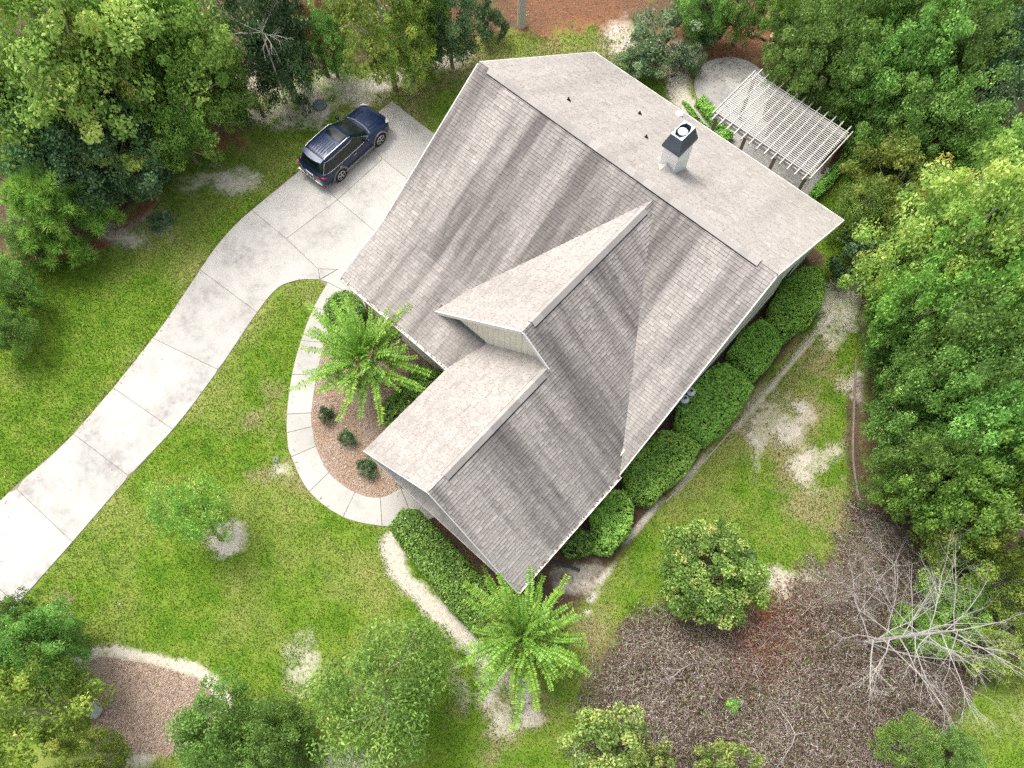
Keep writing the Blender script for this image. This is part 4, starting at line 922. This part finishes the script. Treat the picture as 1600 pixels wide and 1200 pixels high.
tree(1145, 1103, 13, .8, 'bush', 'small bright green plant alone in the brown brush', 'plant', name='plant')
tree(250, 345, 16, .6, 'darkbush', 'tiny dark plant on the straw beside the young pine', 'plant', name='plant')
for q in ((510, 648, 12, 'little round dark shrub nearest the curved walk in the mulch bed'), (543, 684, 12, 'little round dark shrub in the middle of the mulch bed'), (574, 730, 15, 'little round dark shrub tucked at the front roof corner')):
    tree(q[0], q[1], q[2], .8, 'darkbush', q[3], 'bush', 'little shrubs in the mulch bed', name='bush')

# young pine with needle tufts
def needle_tufts(C, D, n, ln):
    k = len(C); ci = np.repeat(np.arange(k), n); N = len(ci); d = unit(rng.normal(size=(N, 3))+np.asarray(D)[ci]*1.1); s_ = unit(np.cross(d, rng.normal(size=(N, 3)))); l_ = ln*(.7+.5*rng.random(N))[:, None]; P = np.asarray(C)[ci]
    V = np.stack([P-s_*.016, P+s_*.016, P+d*l_], 1); t = np.clip(.45+.2*rng.normal(size=N)+(.15*rng.normal(size=k))[ci], 0, 1); return V.reshape(-1, 3), t
pr = at(92, 335, 2.2); pine = empty('young_pine', (pr[0], pr[1], 0), 0, 'young bright green pine with long soft needles at the left lawn edge', 'tree')
mb = MB(); mb.tube([(0, 0, -.1), (.05, 0, 2), (0, .05, 4.2)], [.09, .06, .02], 7); mb.build('trunk', M_bark, pine)
C_, D_ = [], []; mb = MB()
for wv in range(8):
    z = .7+wv*.5; rl = 2.3*(1-wv/9.5)+.25
    for k_ in range(8):
        a = k_*math.pi/4+wv*.5+random.uniform(-.3, .3); l_ = rl*random.uniform(.7, 1.1); e = np.array([math.cos(a)*l_, math.sin(a)*l_, z+.45*l_*.6]); mb.tube([(0, 0, z), e*[.5, .5, 1]-[0, 0, .1], e], [.03, .02, .01], 4, cap=False)
        for q in np.linspace(.35, 1, 6):
            C_.append(np.array([0, 0, z])*(1-q)+e*q+rng.normal(size=3)*.09); D_.append(unit(np.array([math.cos(a), math.sin(a), .9])))
C_.append(np.array([0, 0, 4.4])); D_.append(np.array([0, 0, 1.]))
mb.build('limbs', M_bark, pine); V, t = needle_tufts(C_, D_, 95, .42); link('crown', np_mesh('pine_crown', V, 3, L['pine'], {'tint': t}), None, pine)
# tall pine whose trunk shows at the top edge, its crown high out of the frame
b_ = at(815, 40); tp = empty('tall_pine', (b_[0], b_[1], 0), 0, 'tall pine with a bare grey trunk at the top edge behind the house', 'tree')
mb = MB(); mb.tube([(0, 0, -.1), (0, 0, 6), (.2, .1, 17)], [.24, .2, .09], 9); mb.build('trunk', M_palebark, tp)
C_, D_ = [], []
for k_ in range(160):
    a = random.uniform(0, 6.28); z = random.uniform(11.5, 17); r_ = random.uniform(.3, 1)*2.6*(1-(z-11.5)/8); C_.append(np.array([math.cos(a)*r_, math.sin(a)*r_, z])); D_.append(np.array([math.cos(a), math.sin(a), .6]))
V, t = needle_tufts(C_, D_, 60, .32); link('crown', np_mesh('tall_pine_crown', V, 3, L['pine'], {'tint': t}), None, tp)

# clipped hedges: leaf shell over a superellipsoid
def hedge(poly_px, h, label, kind='hedge', size=.085, dens=520, cat='hedge', zb=.0, group=None, rough=.1, name='hedge'):
    pts = np.array([at(x, y, h*.8)[:2] for x, y in poly_px]); c = pts.mean(0); root = empty(name, (c[0], c[1], 0), 0, label, cat, group)
    lo_, hi = pts.min(0)-.2, pts.max(0)+.2; A = (hi-lo_).prod(); N = int(A*dens*2.2); x = rng.uniform(lo_[0], hi[0], N); y = rng.uniform(lo_[1], hi[1], N)
    sd_ = sdist(x, y, pts)+.22*(fbm(x, y, 1.6, 3)-.5); k = sd_ > 0; x, y, sd_ = x[k], y[k], sd_[k]
    e = np.clip(sd_/.32, 0, 1); z = h*(.55+.45*np.sqrt(1-(1-e)**2))+(fbm(x, y, 1.3, 8)-.5)*rough*2.4+(fbm(x, y, 5, 9)-.5)*rough-rng.random(len(x))**2*.14
    # sides
    M_ = len(x); per = []; 
    for i in range(len(pts)):
        a, b2 = pts[i], pts[(i+1) % len(pts)]; l_ = np.linalg.norm(b2-a); n_ = int(l_*h*dens*.8); u = rng.random(n_)[:, None]; q = a+(b2-a)*u; nv = np.array([(b2-a)[1], -(b2-a)[0]])/(l_+1e-9)
        if np.dot(nv, (a+b2)/2-c) < 0: nv = -nv
        ins = (fbm(q[:, 0], q[:, 1], 1.6, 3)-.5)*.2+rng.random(n_)*.1-.05; zz_ = rng.random(n_)*h*.75+.05; per.append(np.c_[q-nv*ins[:, None], zz_, np.tile(nv, (n_, 1))])
    per = np.concatenate(per); P = np.concatenate([np.c_[x, y, z], per[:, :3]]); nrm = np.concatenate([np.tile([0, 0, 1.], (M_, 1)), np.c_[per[:, 3:], np.full(len(per), .3)]])
    n = unit(nrm*.9+rng.normal(size=P.shape)*.75); a = unit(np.cross(n, rng.normal(size=P.shape))); b2 = np.cross(n, a); s_ = size*(.6+.8*rng.random(len(P)))[:, None]
    P = P-[c[0], c[1], 0]; V = np.stack([P-a*s_*.5, P-b2*s_*.27, P+a*s_*.5-n*s_*.15, P+b2*s_*.27], 1)
    t = np.clip(.45+.22*rng.normal(size=len(P))+.35*(fbm(P[:, 0], P[:, 1], 1.2, 4)-.5), 0, 1)
    link('foliage', np_mesh('hedge_foliage', V.reshape(-1, 3), 4, L[kind], {'tint': t}), None, root)
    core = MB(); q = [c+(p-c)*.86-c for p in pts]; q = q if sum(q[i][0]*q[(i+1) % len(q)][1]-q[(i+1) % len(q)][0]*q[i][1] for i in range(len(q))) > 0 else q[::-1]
    core.prism([(p[0], p[1], h*.72) for p in q], (0, 0, -h*.72)); core.build('shade_core', M_core, root)  # added solid core, coloured near black as the hedge's inner shade
    return root
M_core = mat('core_shade', (.02, .022, .010), 1.0, noise=(20, .5))  # shade between the leaves put into the base colour
hg = 'clipped hedge blocks along the right side of the house'
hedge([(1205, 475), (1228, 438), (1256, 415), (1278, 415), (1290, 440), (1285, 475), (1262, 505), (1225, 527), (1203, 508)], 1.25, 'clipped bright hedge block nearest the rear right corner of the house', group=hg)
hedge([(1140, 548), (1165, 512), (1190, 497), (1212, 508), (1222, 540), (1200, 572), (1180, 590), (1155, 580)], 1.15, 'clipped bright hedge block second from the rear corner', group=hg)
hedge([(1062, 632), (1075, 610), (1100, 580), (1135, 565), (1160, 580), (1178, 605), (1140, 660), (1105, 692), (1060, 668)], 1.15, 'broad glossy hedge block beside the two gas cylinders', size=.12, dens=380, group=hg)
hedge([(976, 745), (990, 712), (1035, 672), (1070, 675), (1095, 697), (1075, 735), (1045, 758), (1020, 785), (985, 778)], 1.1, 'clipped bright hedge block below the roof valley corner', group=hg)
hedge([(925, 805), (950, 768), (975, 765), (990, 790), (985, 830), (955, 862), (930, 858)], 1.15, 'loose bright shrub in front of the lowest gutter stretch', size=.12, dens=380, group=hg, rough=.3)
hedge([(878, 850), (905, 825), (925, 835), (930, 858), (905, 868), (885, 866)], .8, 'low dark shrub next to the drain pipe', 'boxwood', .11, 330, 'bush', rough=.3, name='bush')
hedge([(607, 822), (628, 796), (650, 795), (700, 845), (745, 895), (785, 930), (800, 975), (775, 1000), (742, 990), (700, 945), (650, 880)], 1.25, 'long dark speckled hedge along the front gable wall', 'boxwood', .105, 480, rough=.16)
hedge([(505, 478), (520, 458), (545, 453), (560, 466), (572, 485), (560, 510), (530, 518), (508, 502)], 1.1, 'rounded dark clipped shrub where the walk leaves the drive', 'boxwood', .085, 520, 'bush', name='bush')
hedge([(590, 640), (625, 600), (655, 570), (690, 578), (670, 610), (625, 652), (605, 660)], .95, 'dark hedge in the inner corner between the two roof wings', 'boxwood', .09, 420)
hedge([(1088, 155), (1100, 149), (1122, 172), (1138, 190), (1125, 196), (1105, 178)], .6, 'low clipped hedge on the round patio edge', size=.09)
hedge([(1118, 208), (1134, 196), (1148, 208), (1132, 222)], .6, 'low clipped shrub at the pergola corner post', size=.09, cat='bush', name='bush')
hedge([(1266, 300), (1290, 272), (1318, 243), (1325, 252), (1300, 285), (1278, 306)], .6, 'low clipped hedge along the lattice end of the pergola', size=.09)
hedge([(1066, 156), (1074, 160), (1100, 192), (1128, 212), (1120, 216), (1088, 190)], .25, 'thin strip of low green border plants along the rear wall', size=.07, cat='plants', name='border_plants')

# crape myrtle bushes: radiating leafy shoots
def shoot_mesh(ln, curve, seed):
    r_ = np.random.default_rng(seed); mb = MB(); n_ = 14; pts = []
    for i in range(n_+1):
        q = i/n_; pts.append(np.array([ln*q, curve*.16*math.sin(q*2.2), ln*(.22*q-.20*q*q*abs(curve))]))
    mb.tube(pts, [.013*(1-.7*i/n_) for i in range(n_+1)], 4); mb.t = [.1]*len(mb.v)
    m_ = int(ln/.052)
    for i in range(2, m_):
        q = i/m_; f = q*n_; a = int(min(f, n_-1)); p = pts[a]+(pts[a+1]-pts[a])*(f-a); d = unit(pts[a+1]-pts[a]); sd_ = unit(np.cross(d, [0, 0, 1])); up_ = np.cross(sd_, d); tw = r_.uniform(-.5, .5)
        for s_ in (1, -1):
            l_ = .19*(1.1-.5*q)*r_.uniform(.7, 1.2); w = l_*.2; dr = unit(sd_*s_*math.cos(tw)+up_*math.sin(tw)*s_+d*.3+up_*r_.uniform(.1, .6)); wv = unit(np.cross(dr, up_)); b0 = len(mb.v); e = p+dr*l_-np.array([0, 0, .035])
            mb.v += [tuple(p), tuple(p+dr*l_*.5+wv*w), tuple(e), tuple(p+dr*l_*.5-wv*w)]; mb.f.append([b0, b0+1, b0+2, b0+3]); mb.mi.append(0); ti = float(np.clip(.52+.22*r_.normal(), 0, 1)); mb.t += [ti]*4
    return mb.mesh('shoot', L['myrtle'])
SHOOTS = [shoot_mesh(l_, c_, 50+i) for i, (l_, c_) in enumerate([(1.3, .6), (1.55, .8), (1.75, 1.), (1.45, -.5), (1.1, .3), (1.6, -.9), (1.35, -.7), (1.7, .4)])]
def myrtle(px, py, n, label, rad=1.0, zt=2.3):
    P = at(px, py, zt); root = empty('crape_myrtle', (P[0], P[1], 0), random.uniform(0, 6), label, 'shrub')
    mb = MB()
    for k_ in range(7):
        a = k_*6.28/7; mb.tube([(0.12*math.cos(a), .12*math.sin(a), 0), (.35*math.cos(a), .35*math.sin(a), zt*.55), (.7*math.cos(a), .7*math.sin(a), zt*.97)], [.05, .04, .03], 6)
    mb.build('trunk', M_palebark, root)
    for k_ in range(n):
        a = k_*2.399963+random.uniform(-.3, .3); u = (k_+.5)/n; el = 1.35*u**1.25+random.uniform(-.2, .2); base_r = (1-u)**.6*1.0*random.uniform(.55, 1.1)
        o = link('shoot', SHOOTS[random.randrange(len(SHOOTS))], None, root); o.location = (base_r*math.cos(a), base_r*math.sin(a), zt-.35+.5*u+.35*random.random()); s_ = rad*random.uniform(.55, 1.12)*(1-.2*u)
        o.rotation_euler = (random.uniform(-.6, .6), -el+.1, a+random.uniform(-.45, .45)); o.scale = (s_, s_, s_)
    C, r = crown_clumps(1.5, .45, 60, .2, -.4); C[:, 2] += zt-.1; V, t = leaves(C, np.full(len(C), .26), 40, .11, .7, .6, np.full(len(C), .3), .45)
    link('inner_leaves', np_mesh('myrtle_inner', V, 4, L['yellow'], {'tint': t}), None, root)
    return root
myrtle(568, 558, 130, 'bright green feathery crape myrtle over the curved walk and mulch bed', 1.4, 2.5)
myrtle(816, 992, 122, 'bright green feathery crape myrtle at the front right corner of the roof', 1.4, 2.5)

# ------------------------------------------------------------------ bare trees
def branch(mb, p, d, ln, r, lvl, spread=.55, up=.0):
    n_ = 4; pts = [np.array(p, float)]; d = unit(np.array(d, float))
    for i in range(n_): d = unit(d+rng.normal(size=3)*.13+np.array([0, 0, up])); pts.append(pts[-1]+d*ln/n_)
    mb.tube(pts, [r*(1-.75*i/n_) for i in range(n_+1)], 5 if lvl < 2 else 3, cap=False)
    if lvl < 3:
        for k_ in range((7, 5, 3)[lvl]):
            q = .3+.65*rng.random(); f = q*n_; i = int(min(f, n_-1)); pp_ = pts[i]+(pts[i+1]-pts[i])*(f-i); dd = unit(d+rng.normal(size=3)*spread)
            branch(mb, pp_, dd, ln*(.62-.25*q)*rng.uniform(.7, 1.2), r*(.5-.2*q), lvl+1, spread, up)
M_whitebark = mat('white_bark', (.37, .345, .32), .85, noise=(7, .2))
B = at(1335, 1004)[:2]; TP = at(1502, 984, 5.0); bt = empty('bare_tree', (B[0], B[1], 0), 0, 'leafless white branched tree spreading over the brown brush at lower right', 'tree')
tv = np.array([TP[0]-B[0], TP[1]-B[1], 5.0]); mb = MB(); mb.tube([(0, 0, -.1), tv*.35+[.05, .05, 0], tv*.7, tv], [.085, .07, .05, .028], 8); mb.build('trunk', M_whitebark, bt)
for k_ in range(30):
    q = .12+.88*(k_/29)**.9; a = k_*2.4+.4; mb = MB(); el = .25+.35*q; d_ = np.array([math.cos(a)*math.cos(el), math.sin(a)*math.cos(el), math.sin(el)]); branch(mb, tv*q, d_, (3.1 if q < .5 else 2.7)*rng.uniform(.7, 1.15), .027*(1.15-.5*q), 0 if k_ % 2 else 1, .5); mb.build('limb', M_whitebark, bt)
for px_, py_, lab, nn in ((400, 30, 'bare grey branches of a dead tree in front of the dark evergreens at the top', 6), (1075, 1035, 'thin dead grey stems lying in the brown brush', 3), (1240, 1145, 'fallen pale dead branch in the brush at the bottom right', 3), (1395, 880, 'thin dead pinkish stems at the edge of the brush beside the woods', 5)):
    hh = 6.5 if py_ < 100 else .7; P = at(px_, py_, hh); root = empty('bare_branches', (P[0], P[1], 0), 0, lab, 'dead branches'); mb = MB(); mb.tube([(0, 0, 0), (.1, 0, hh)], [.05, .03] if hh > 1 else [.025, .015], 6); mb.build('trunk', M_twig, root)
    for k_ in range(nn):
        a = k_*6.28/nn+random.random(); mb = MB(); branch(mb, (.1, 0, hh*.9), (math.cos(a), math.sin(a), .25 if hh > 1 else .12), 1.9 if hh > 1 else 1.5, .026 if hh > 1 else .014, 1, .5, -.02); mb.build('limb', M_twig, root)

# ------------------------------------------------------------------ brown dead brush, leaf litter, grass, chips
def scatter(poly_px, n, pad=0.):
    P = np.array(G(*poly_px)); lo_, hi = P.min(0), P.max(0); x = rng.uniform(lo_[0], hi[0], n*3); y = rng.uniform(lo_[1], hi[1], n*3); k = sdist(x, y, P)+3.2*(fbm(x, y, .9, 21)-.5)+1.3*(rng.random(len(x))-.5) > 0; return x[k][:n], y[k][:n]
brush_px = [(985, 955), (1050, 975), (1150, 985), (1190, 960), (1215, 905), (1290, 870), (1345, 800), (1400, 820), (1420, 900), (1440, 1000), (1500, 1080), (1480, 1150), (1400, 1230), (900, 1230), (925, 1120), (925, 1030)]
x, y = scatter(brush_px, 120000); hgt = .1+1.3*fbm(x, y, .8, 31)**1.5*np.clip(sdist(x, y, G(*brush_px))/1.2, .1, 1); z = hgt*rng.random(len(x))**.4
def flakes(x, y, z, size, aspect, tilt, base_t, name, mt, label=None):
    N = len(x); n = unit(rng.normal(size=(N, 3))*tilt+[0, 0, 1.]); a = unit(np.cross(n, rng.normal(size=(N, 3)))); b2 = np.cross(n, a); s_ = size*(.5+rng.random(N))[:, None]; P = np.c_[x, y, z]
    V = np.stack([P-a*s_*.5, P-b2*s_*aspect*.5, P+a*s_*.5, P+b2*s_*aspect*.5], 1); o = link(name, np_mesh(name, V.reshape(-1, 3), 4, mt, {'tint': np.clip(base_t+rng.normal(size=N)*.22, 0, 1)}), None); return tag(o, kind='stuff')
M_litter = leaf_mat('litter_leaf', [(0, (.06, .022, .010)), (.35, (.20, .075, .03)), (.65, (.33, .16, .075)), (1, (.50, .36, .22))], .05, .85, .02)
M_brush = leaf_mat('brush_leaf', [(0, (.02, .013, .009)), (.28, (.09, .05, .036)), (.5, (.20, .135, .11)), (.75, (.37, .30, .26)), (1, (.60, .55, .50))], .1, .8, 0.02)
red = np.clip(1.3-np.hypot((x-at(1185, 985)[0])/1.9, (y-at(1185, 985)[1])/2.6), 0, 1); kr = rng.random(len(x)) < red*.75; grn_ = (rng.random(len(x)) < .15) & ~kr
rest = ~kr & ~grn_; flakes(x[rest], y[rest], z[rest]+.02, .085, .27, 1.0, .50+.4*(fbm(x[rest], y[rest], .6, 77)-.5), 'dead_brush', M_brush)
flakes(x[kr], y[kr], z[kr]*.3+.02, .085, .5, .5, .42, 'fallen_leaves', M_litter); flakes(x[grn_], y[grn_], z[grn_]*.8+.02, .09, .4, .8, .3, 'weeds', L['boxwood'])
x, y = scatter(brush_px, 13000); N = len(x); hgt = .15+1.3*fbm(x, y, .8, 31)**1.5*np.clip(sdist(x, y, G(*brush_px))/1.2, .1, 1); d = unit(rng.normal(size=(N, 3))*[1, 1, .45]); s_ = unit(np.cross(d, rng.normal(size=(N, 3)))); P = np.c_[x, y, hgt*rng.random(N)**.3+.05]; l_ = (.06+.2*rng.random(N)**2)[:, None]
V = np.stack([P-d*l_-s_*.006, P-d*l_+s_*.006, P+d*l_+s_*.003, P+d*l_-s_*.003], 1); tag(link('dead_twigs', np_mesh('dead_twigs', V.reshape(-1, 3), 4, M_brush, {'tint': np.clip(.66+.2*rng.normal(size=N), 0, 1)})), kind='stuff')
# straw and leaf litter under the trees
N = 90000; x = rng.uniform(-32, 20, N*2); y = rng.uniform(-26, 28, N*2); k = (rng.random(len(x)) < np.maximum(msk('straw', x, y)*1.0, msk('litter', x, y)*.35)); x, y = x[k][:N], y[k][:N]
flakes(x, y, np.full(len(x), .03)+.03*rng.random(len(x)), .13, .16, .35, .45, 'leaf_litter', M_litter)
N = 60000; x = rng.uniform(-34, 24, N*3); y = rng.uniform(-26, 30, N*3); k = (sdist(x, y, lawn) < -1.0) & (msk('straw', x, y) < .35) & (fbm(x, y, .5, 61) > .36) & (sdist(x, y, G(*brush_px)) < -.3) & (sdist(x, y, pp_) < -.3) & (sdist(x, y, G((1500, 1095), (1560, 1060), (1700, 1020), (1900, 1300), (1450, 1300), (1470, 1160))) < -.2); x, y = x[k][:N], y[k][:N]
flakes(x, y, .05+1.0*fbm(x, y, .6, 62)*rng.random(len(x))**.5, .2, .5, .9, .45, 'undergrowth', L['oak'])
# bark chips
def chips(poly, n, zz, name):
    P = np.array([p[:2] for p in poly]); lo_, hi = P.min(0), P.max(0); x = rng.uniform(lo_[0], hi[0], n*3); y = rng.uniform(lo_[1], hi[1], n*3); k = sdist(x, y, P) > .05; x, y = x[k][:n], y[k][:n]
    flakes(x, y, np.full(len(x), zz)+.025*rng.random(len(x)), .07, .42, .45, .5, name, M_chip)
M_chip = leaf_mat('bark_chip', [(0, (.13, .085, .055)), (.4, (.33, .235, .17)), (.7, (.45, .35, .27)), (1, (.60, .52, .43))], .02, .9, .02)
chips(bed_in, 14000, .03, 'bark_chips'); chips(bedpoly, 12000, .02, 'wood_chips')
# grass
m, t, b = newmat('grass', .7, .2); vec = t.node('ShaderNodeTexCoord').outputs['Object']; c, _ = grass_colour(t, vec); ti = t.attr('tint').outputs['Fac']
c = t.mix(t.rng(ti, 0, 1, .6, 0), c, (.05, .10, .010)); c = t.mix(t.rng(ti, .75, 1, 0, .6), c, (.36, .42, .13)); t.l.new(c, b.inputs['Base Color'])
tr = t.node('ShaderNodeBsdfTranslucent'); t.l.new(c, tr.inputs[0]); mx = t.node('ShaderNodeMixShader'); mx.inputs[0].default_value = .3; t.l.new(b.outputs[0], mx.inputs[1]); t.l.new(tr.outputs[0], mx.inputs[2]); t.l.new(mx.outputs[0], t.n['Material Output'].inputs[0])
paved = [[p[:2] for p in base], [p[:2] for p in wo]+[p[:2] for p in wi[::-1]], bed_in, pp_, house_skirt, [(-9.2, -8.3), (-9.2, 7.4), (4.1, 7.4), (4.1, -13), (-3, -13), (-3, -8.3)]]
N = 1500000; x = rng.uniform(-30, 25, N); y = rng.uniform(-28, 20, N)
bad = np.maximum.reduce([msk('sand', x, y), msk('straw', x, y), msk('litter', x, y), msk('mulch', x, y)]); nz = fbm(x, y, 1.4, 41)
k = (bad < .22+.5*nz) & (np.maximum(sdist(x, y, lawn), sdist(x, y, G((1500, 1095), (1560, 1060), (1700, 1020), (1900, 1300), (1450, 1300), (1470, 1160)))) > -.2); k |= (bad > .2) & (bad < .95) & (msk('mulch', x, y) < .1) & (rng.random(N) < .16) & (sdist(x, y, lawn) > 0); x, y = x[k], y[k]
for pg in paved: k = sdist(x, y, pg) < -.015; x, y = x[k], y[k]
x, y = x[:420000], y[:420000]; N = len(x); a = rng.random(N)*6.28; ln = (.04+.06*rng.random(N)); lean = .8*rng.random(N); w = .011+.008*rng.random(N); ca, sa = np.cos(a), np.sin(a)
P = np.c_[x, y, np.zeros(N)]; sdv = np.c_[-sa, ca, np.zeros(N)]*w[:, None]; tipv = np.c_[ca*ln*lean, sa*ln*lean, ln]
V = np.stack([P-sdv, P+sdv, P+tipv], 1); tt = np.clip(.5+.24*rng.normal(size=N)+.5*(fbm(x, y, 2.5, 51)-.5), 0, 1); print('grass', N)
tag(link('grass', np_mesh('grass', V.reshape(-1, 3), 3, m, {'tint': tt})), kind='stuff')

x = rng.uniform(-30, 16, 3000); y = rng.uniform(-28, 18, 3000); k = sdist(x, y, lawn) > .3; x, y = x[k][:500], y[k][:500]
flakes(x, y, np.full(len(x), .075), .06, .55, .3, .75, 'fallen_leaves', M_chip)
# ------------------------------------------------------------------ small things
p = at(500, 165); lid = empty('septic_lid', (p[0], p[1], 0), 0, 'round grey green plastic access lid in the sandy grass above the car', 'lid'); ml = mat('lid_plastic', (.13, .17, .17), .6, noise=(6, .15))
mb = MB(); mb.lathe([(.36, 0), (.36, .09), (.34, .12), (.26, .125), (.25, .11), (.06, .13), (.05, .16), (.001, .165)], (0, 0, 0), 28); mb.build('cover', ml, lid, True)
mb = MB()
for k_ in range(8): a = k_*math.pi/4; mb.beam((.08*math.cos(a), .08*math.sin(a), .125), (.33*math.cos(a), .33*math.sin(a), .125), .02, .02)
mb.build('rib', ml, lid)
p = at(431, 718); vb = empty('valve_cover', (p[0], p[1], 0), .4, 'small grey valve cover sunk in the lawn by the curved walk', 'valve cover'); mb = MB(); mb.lathe([(.13, 0), (.13, .03), (.11, .045), (.001, .05)], n=14); mb.build('cover', mat('valve_grey', (.16, .165, .16), .8, noise=(8, .3)), vb); mb = MB(); mb.lathe([(.03, .05), (.03, .07), (.001, .072)], n=8); mb.build('cap', M_black, vb)
bm = bmesh.new(); bmesh.ops.create_icosphere(bm, subdivisions=3, radius=.3)
for v in bm.verts: v.co *= 1+.18*math.sin(v.co.x*9+1)*math.cos(v.co.y*7)+.08*math.sin(v.co.z*15); v.co.z *= .6
me = bpy.data.meshes.new('rock'); bm.to_mesh(me); bm.free(); p = at(150, 1110); rk = link('rock', me, mat('rock_grey', (.33, .35, .34), .9, noise=(5, .3), bump=.4)); rk.location = (p[0], p[1], .08); tag(rk, 'pale grey rounded rock at the left side of the lower mulch bed', 'rock')
p = at(1357, 266); cr_ = empty('plastic_crate', (p[0], p[1], .0), R(25), 'open black plastic crate tipped on the grass beyond the pergola', 'crate')
for a_, b_, nm in (((-.35, -.25, .02), (.35, -.21, .4), 'side'), ((-.35, .21, .02), (.35, .25, .4), 'side'), ((-.35, -.21, .02), (-.31, .21, .4), 'side'), ((.31, -.21, .02), (.35, .21, .4), 'side'), ((-.35, -.25, 0), (.35, .25, .018), 'base')):
    mb = MB(); mb.box(a_, b_); mb.build(nm, M_black, cr_)
M_tank = mat('tank_grey', (.20, .23, .27), .5, metal=.2, noise=(4, .12)); M_tanktop = mat('tank_top', (.60, .63, .64), .5, noise=(7, .2))
for px_, py_, lab in ((1070.5, 622.5, 'slate grey gas cylinder nearer the front of the house by the glossy hedge'), (1080, 611, 'slate grey gas cylinder behind the other one, half under the hedge leaves')):
    p = at(px_, py_, 1.25); gc = empty('gas_cylinder', (p[0], p[1], 0), 0, lab, 'gas cylinder', 'gas cylinders by the side wall'); mb = MB(); mb.lathe([(.001, .02), (.19, .03), (.2, .06), (.2, 1.12), (.195, 1.18)], n=22); mb.build('tank', M_tank, gc, True)
    mb = MB(); mb.lathe([(.195, 1.18), (.15, 1.235), (.001, 1.25)], n=22); mb.build('top', M_tanktop, gc, True); mb = MB(); mb.lathe([(.1, 1.2), (.1, 1.33), (.085, 1.33), (.085, 1.2)], n=16); mb.build('collar', M_tanktop, gc); mb = MB(); mb.lathe([(.03, 1.2), (.03, 1.31), (.05, 1.31), (.001, 1.33)], n=8); mb.build('valve', M_black, gc)
mb = MB(); mb.tube([(*q[:2], .07) for q in smooth_line(G((858, 877), (880, 883), (900, 889), (905, 893)), 5)], .055, 8); o = mb.build('drain_pipe', mat('drain_black', (.06, .06, .065), .7)); tag(o, 'dark corrugated drain pipe running from the front right gutter corner', 'pipe')
mb = MB(); mb.tube([(*q[:2], .03) for q in smooth_line(G((1300, 470), (1286, 505), (1240, 560), (1192, 616), (1140, 676), (1085, 738), (1040, 785)), 5)], .035, 6); o = mb.build('lawn_edging', mat('edging', (.34, .31, .26), .9, noise=(10, .3))); tag(o, 'thin weathered edging strip between the hedges and the right lawn', 'edging')
mb = MB(); mb.tube([(*q[:2], .03) for q in smooth_line(G((1337, 560), (1334, 640), (1333, 720), (1345, 800), (1350, 850)), 5)], .05, 6); o = mb.build('lawn_edging', mat('edging_dark', (.17, .145, .12), .95, noise=(10, .3))); tag(o, 'dark low edging along the worn earth strip by the right woods', 'edging')
M_log = mat('log_bark', (.20, .14, .09), .95, noise=(12, .4), bump=.4); M_cut = mat('cut_wood', (.48, .32, .17), .85, noise=(14, .2))
logs = [(1146, 44, 1, 'lone leftmost log at the left end of the pile'), (1156, 51, 1, 'short upright log beside the leftmost one'), (1175, 36, 1, 'mossy upright log at the back left of the pile'), (1186, 42, 1, 'mossy upright log in the middle back of the pile'), (1195, 37, 1, 'mossy upright log at the back right of the pile'), (1172, 55, 0, 'dark log lying in the middle of the pile'), (1190, 60, 0, 'short dark log lying at the front of the pile'), (1207, 50, 1, 'split log standing right of the mossy ones'), (1209, 62, 2, 'thick cut block with its pale face up'), (1218, 67, 1, 'tall split log at the right end of the pile'), (1202, 72, 0, 'pale split piece at the front right of the pile'), (1182, 56, 0, 'brown log lying across the middle of the pile')]
for px_, py_, up_, lab in logs:
    p = at(px_, py_); r_ = .10 if up_ < 2 else .2; ln = .5 if up_ == 1 else (.42 if up_ == 0 else .35); root = empty('log', (p[0], p[1], 0), random.uniform(0, 6), lab, 'log', 'cut logs by the woods behind the patio')
    a = np.array([0, 0, 0.]) if up_ else np.array([-ln/2, 0, r_]); e = np.array([random.uniform(-.12, .12), random.uniform(-.12, .12), ln]) if up_ else np.array([ln/2, 0, r_]); mb = MB(); mb.tube([a, e], r_, 9); mb.build('bark', M_log, root); d = unit(e-a); mb = MB(); mb.tube([e-d*.01, e+d*.006], r_*.9, 9); mb.build('cut_face', M_cut, root)
    if not up_: mb = MB(); mb.tube([a+d*.01, a-d*.006], r_*.9, 9); mb.build('cut_face', M_cut, root)
p = at(1525, 58, 1.0); mb = MB(); n_ = 8
for i in range(n_+1):
    for j in range(n_+1): mb.v.append((p[0]-1.6+3.2*i/n_, p[1]-1.1+2.2*j/n_, .8+.25*math.sin(i*.9)*math.cos(j*.8)))
for i in range(n_):
    for j in range(n_): k_ = i*(n_+1)+j; mb.f.append([k_, k_+n_+1, k_+n_+2, k_+1]); mb.mi.append(0)
o = mb.build('tarp', mat('tarp_blue', (.10, .38, .55), .6)); tag(o, 'light blue tarp glimpsed between the trees near the upper right corner', 'tarp')
bpy.context.view_layer.update()
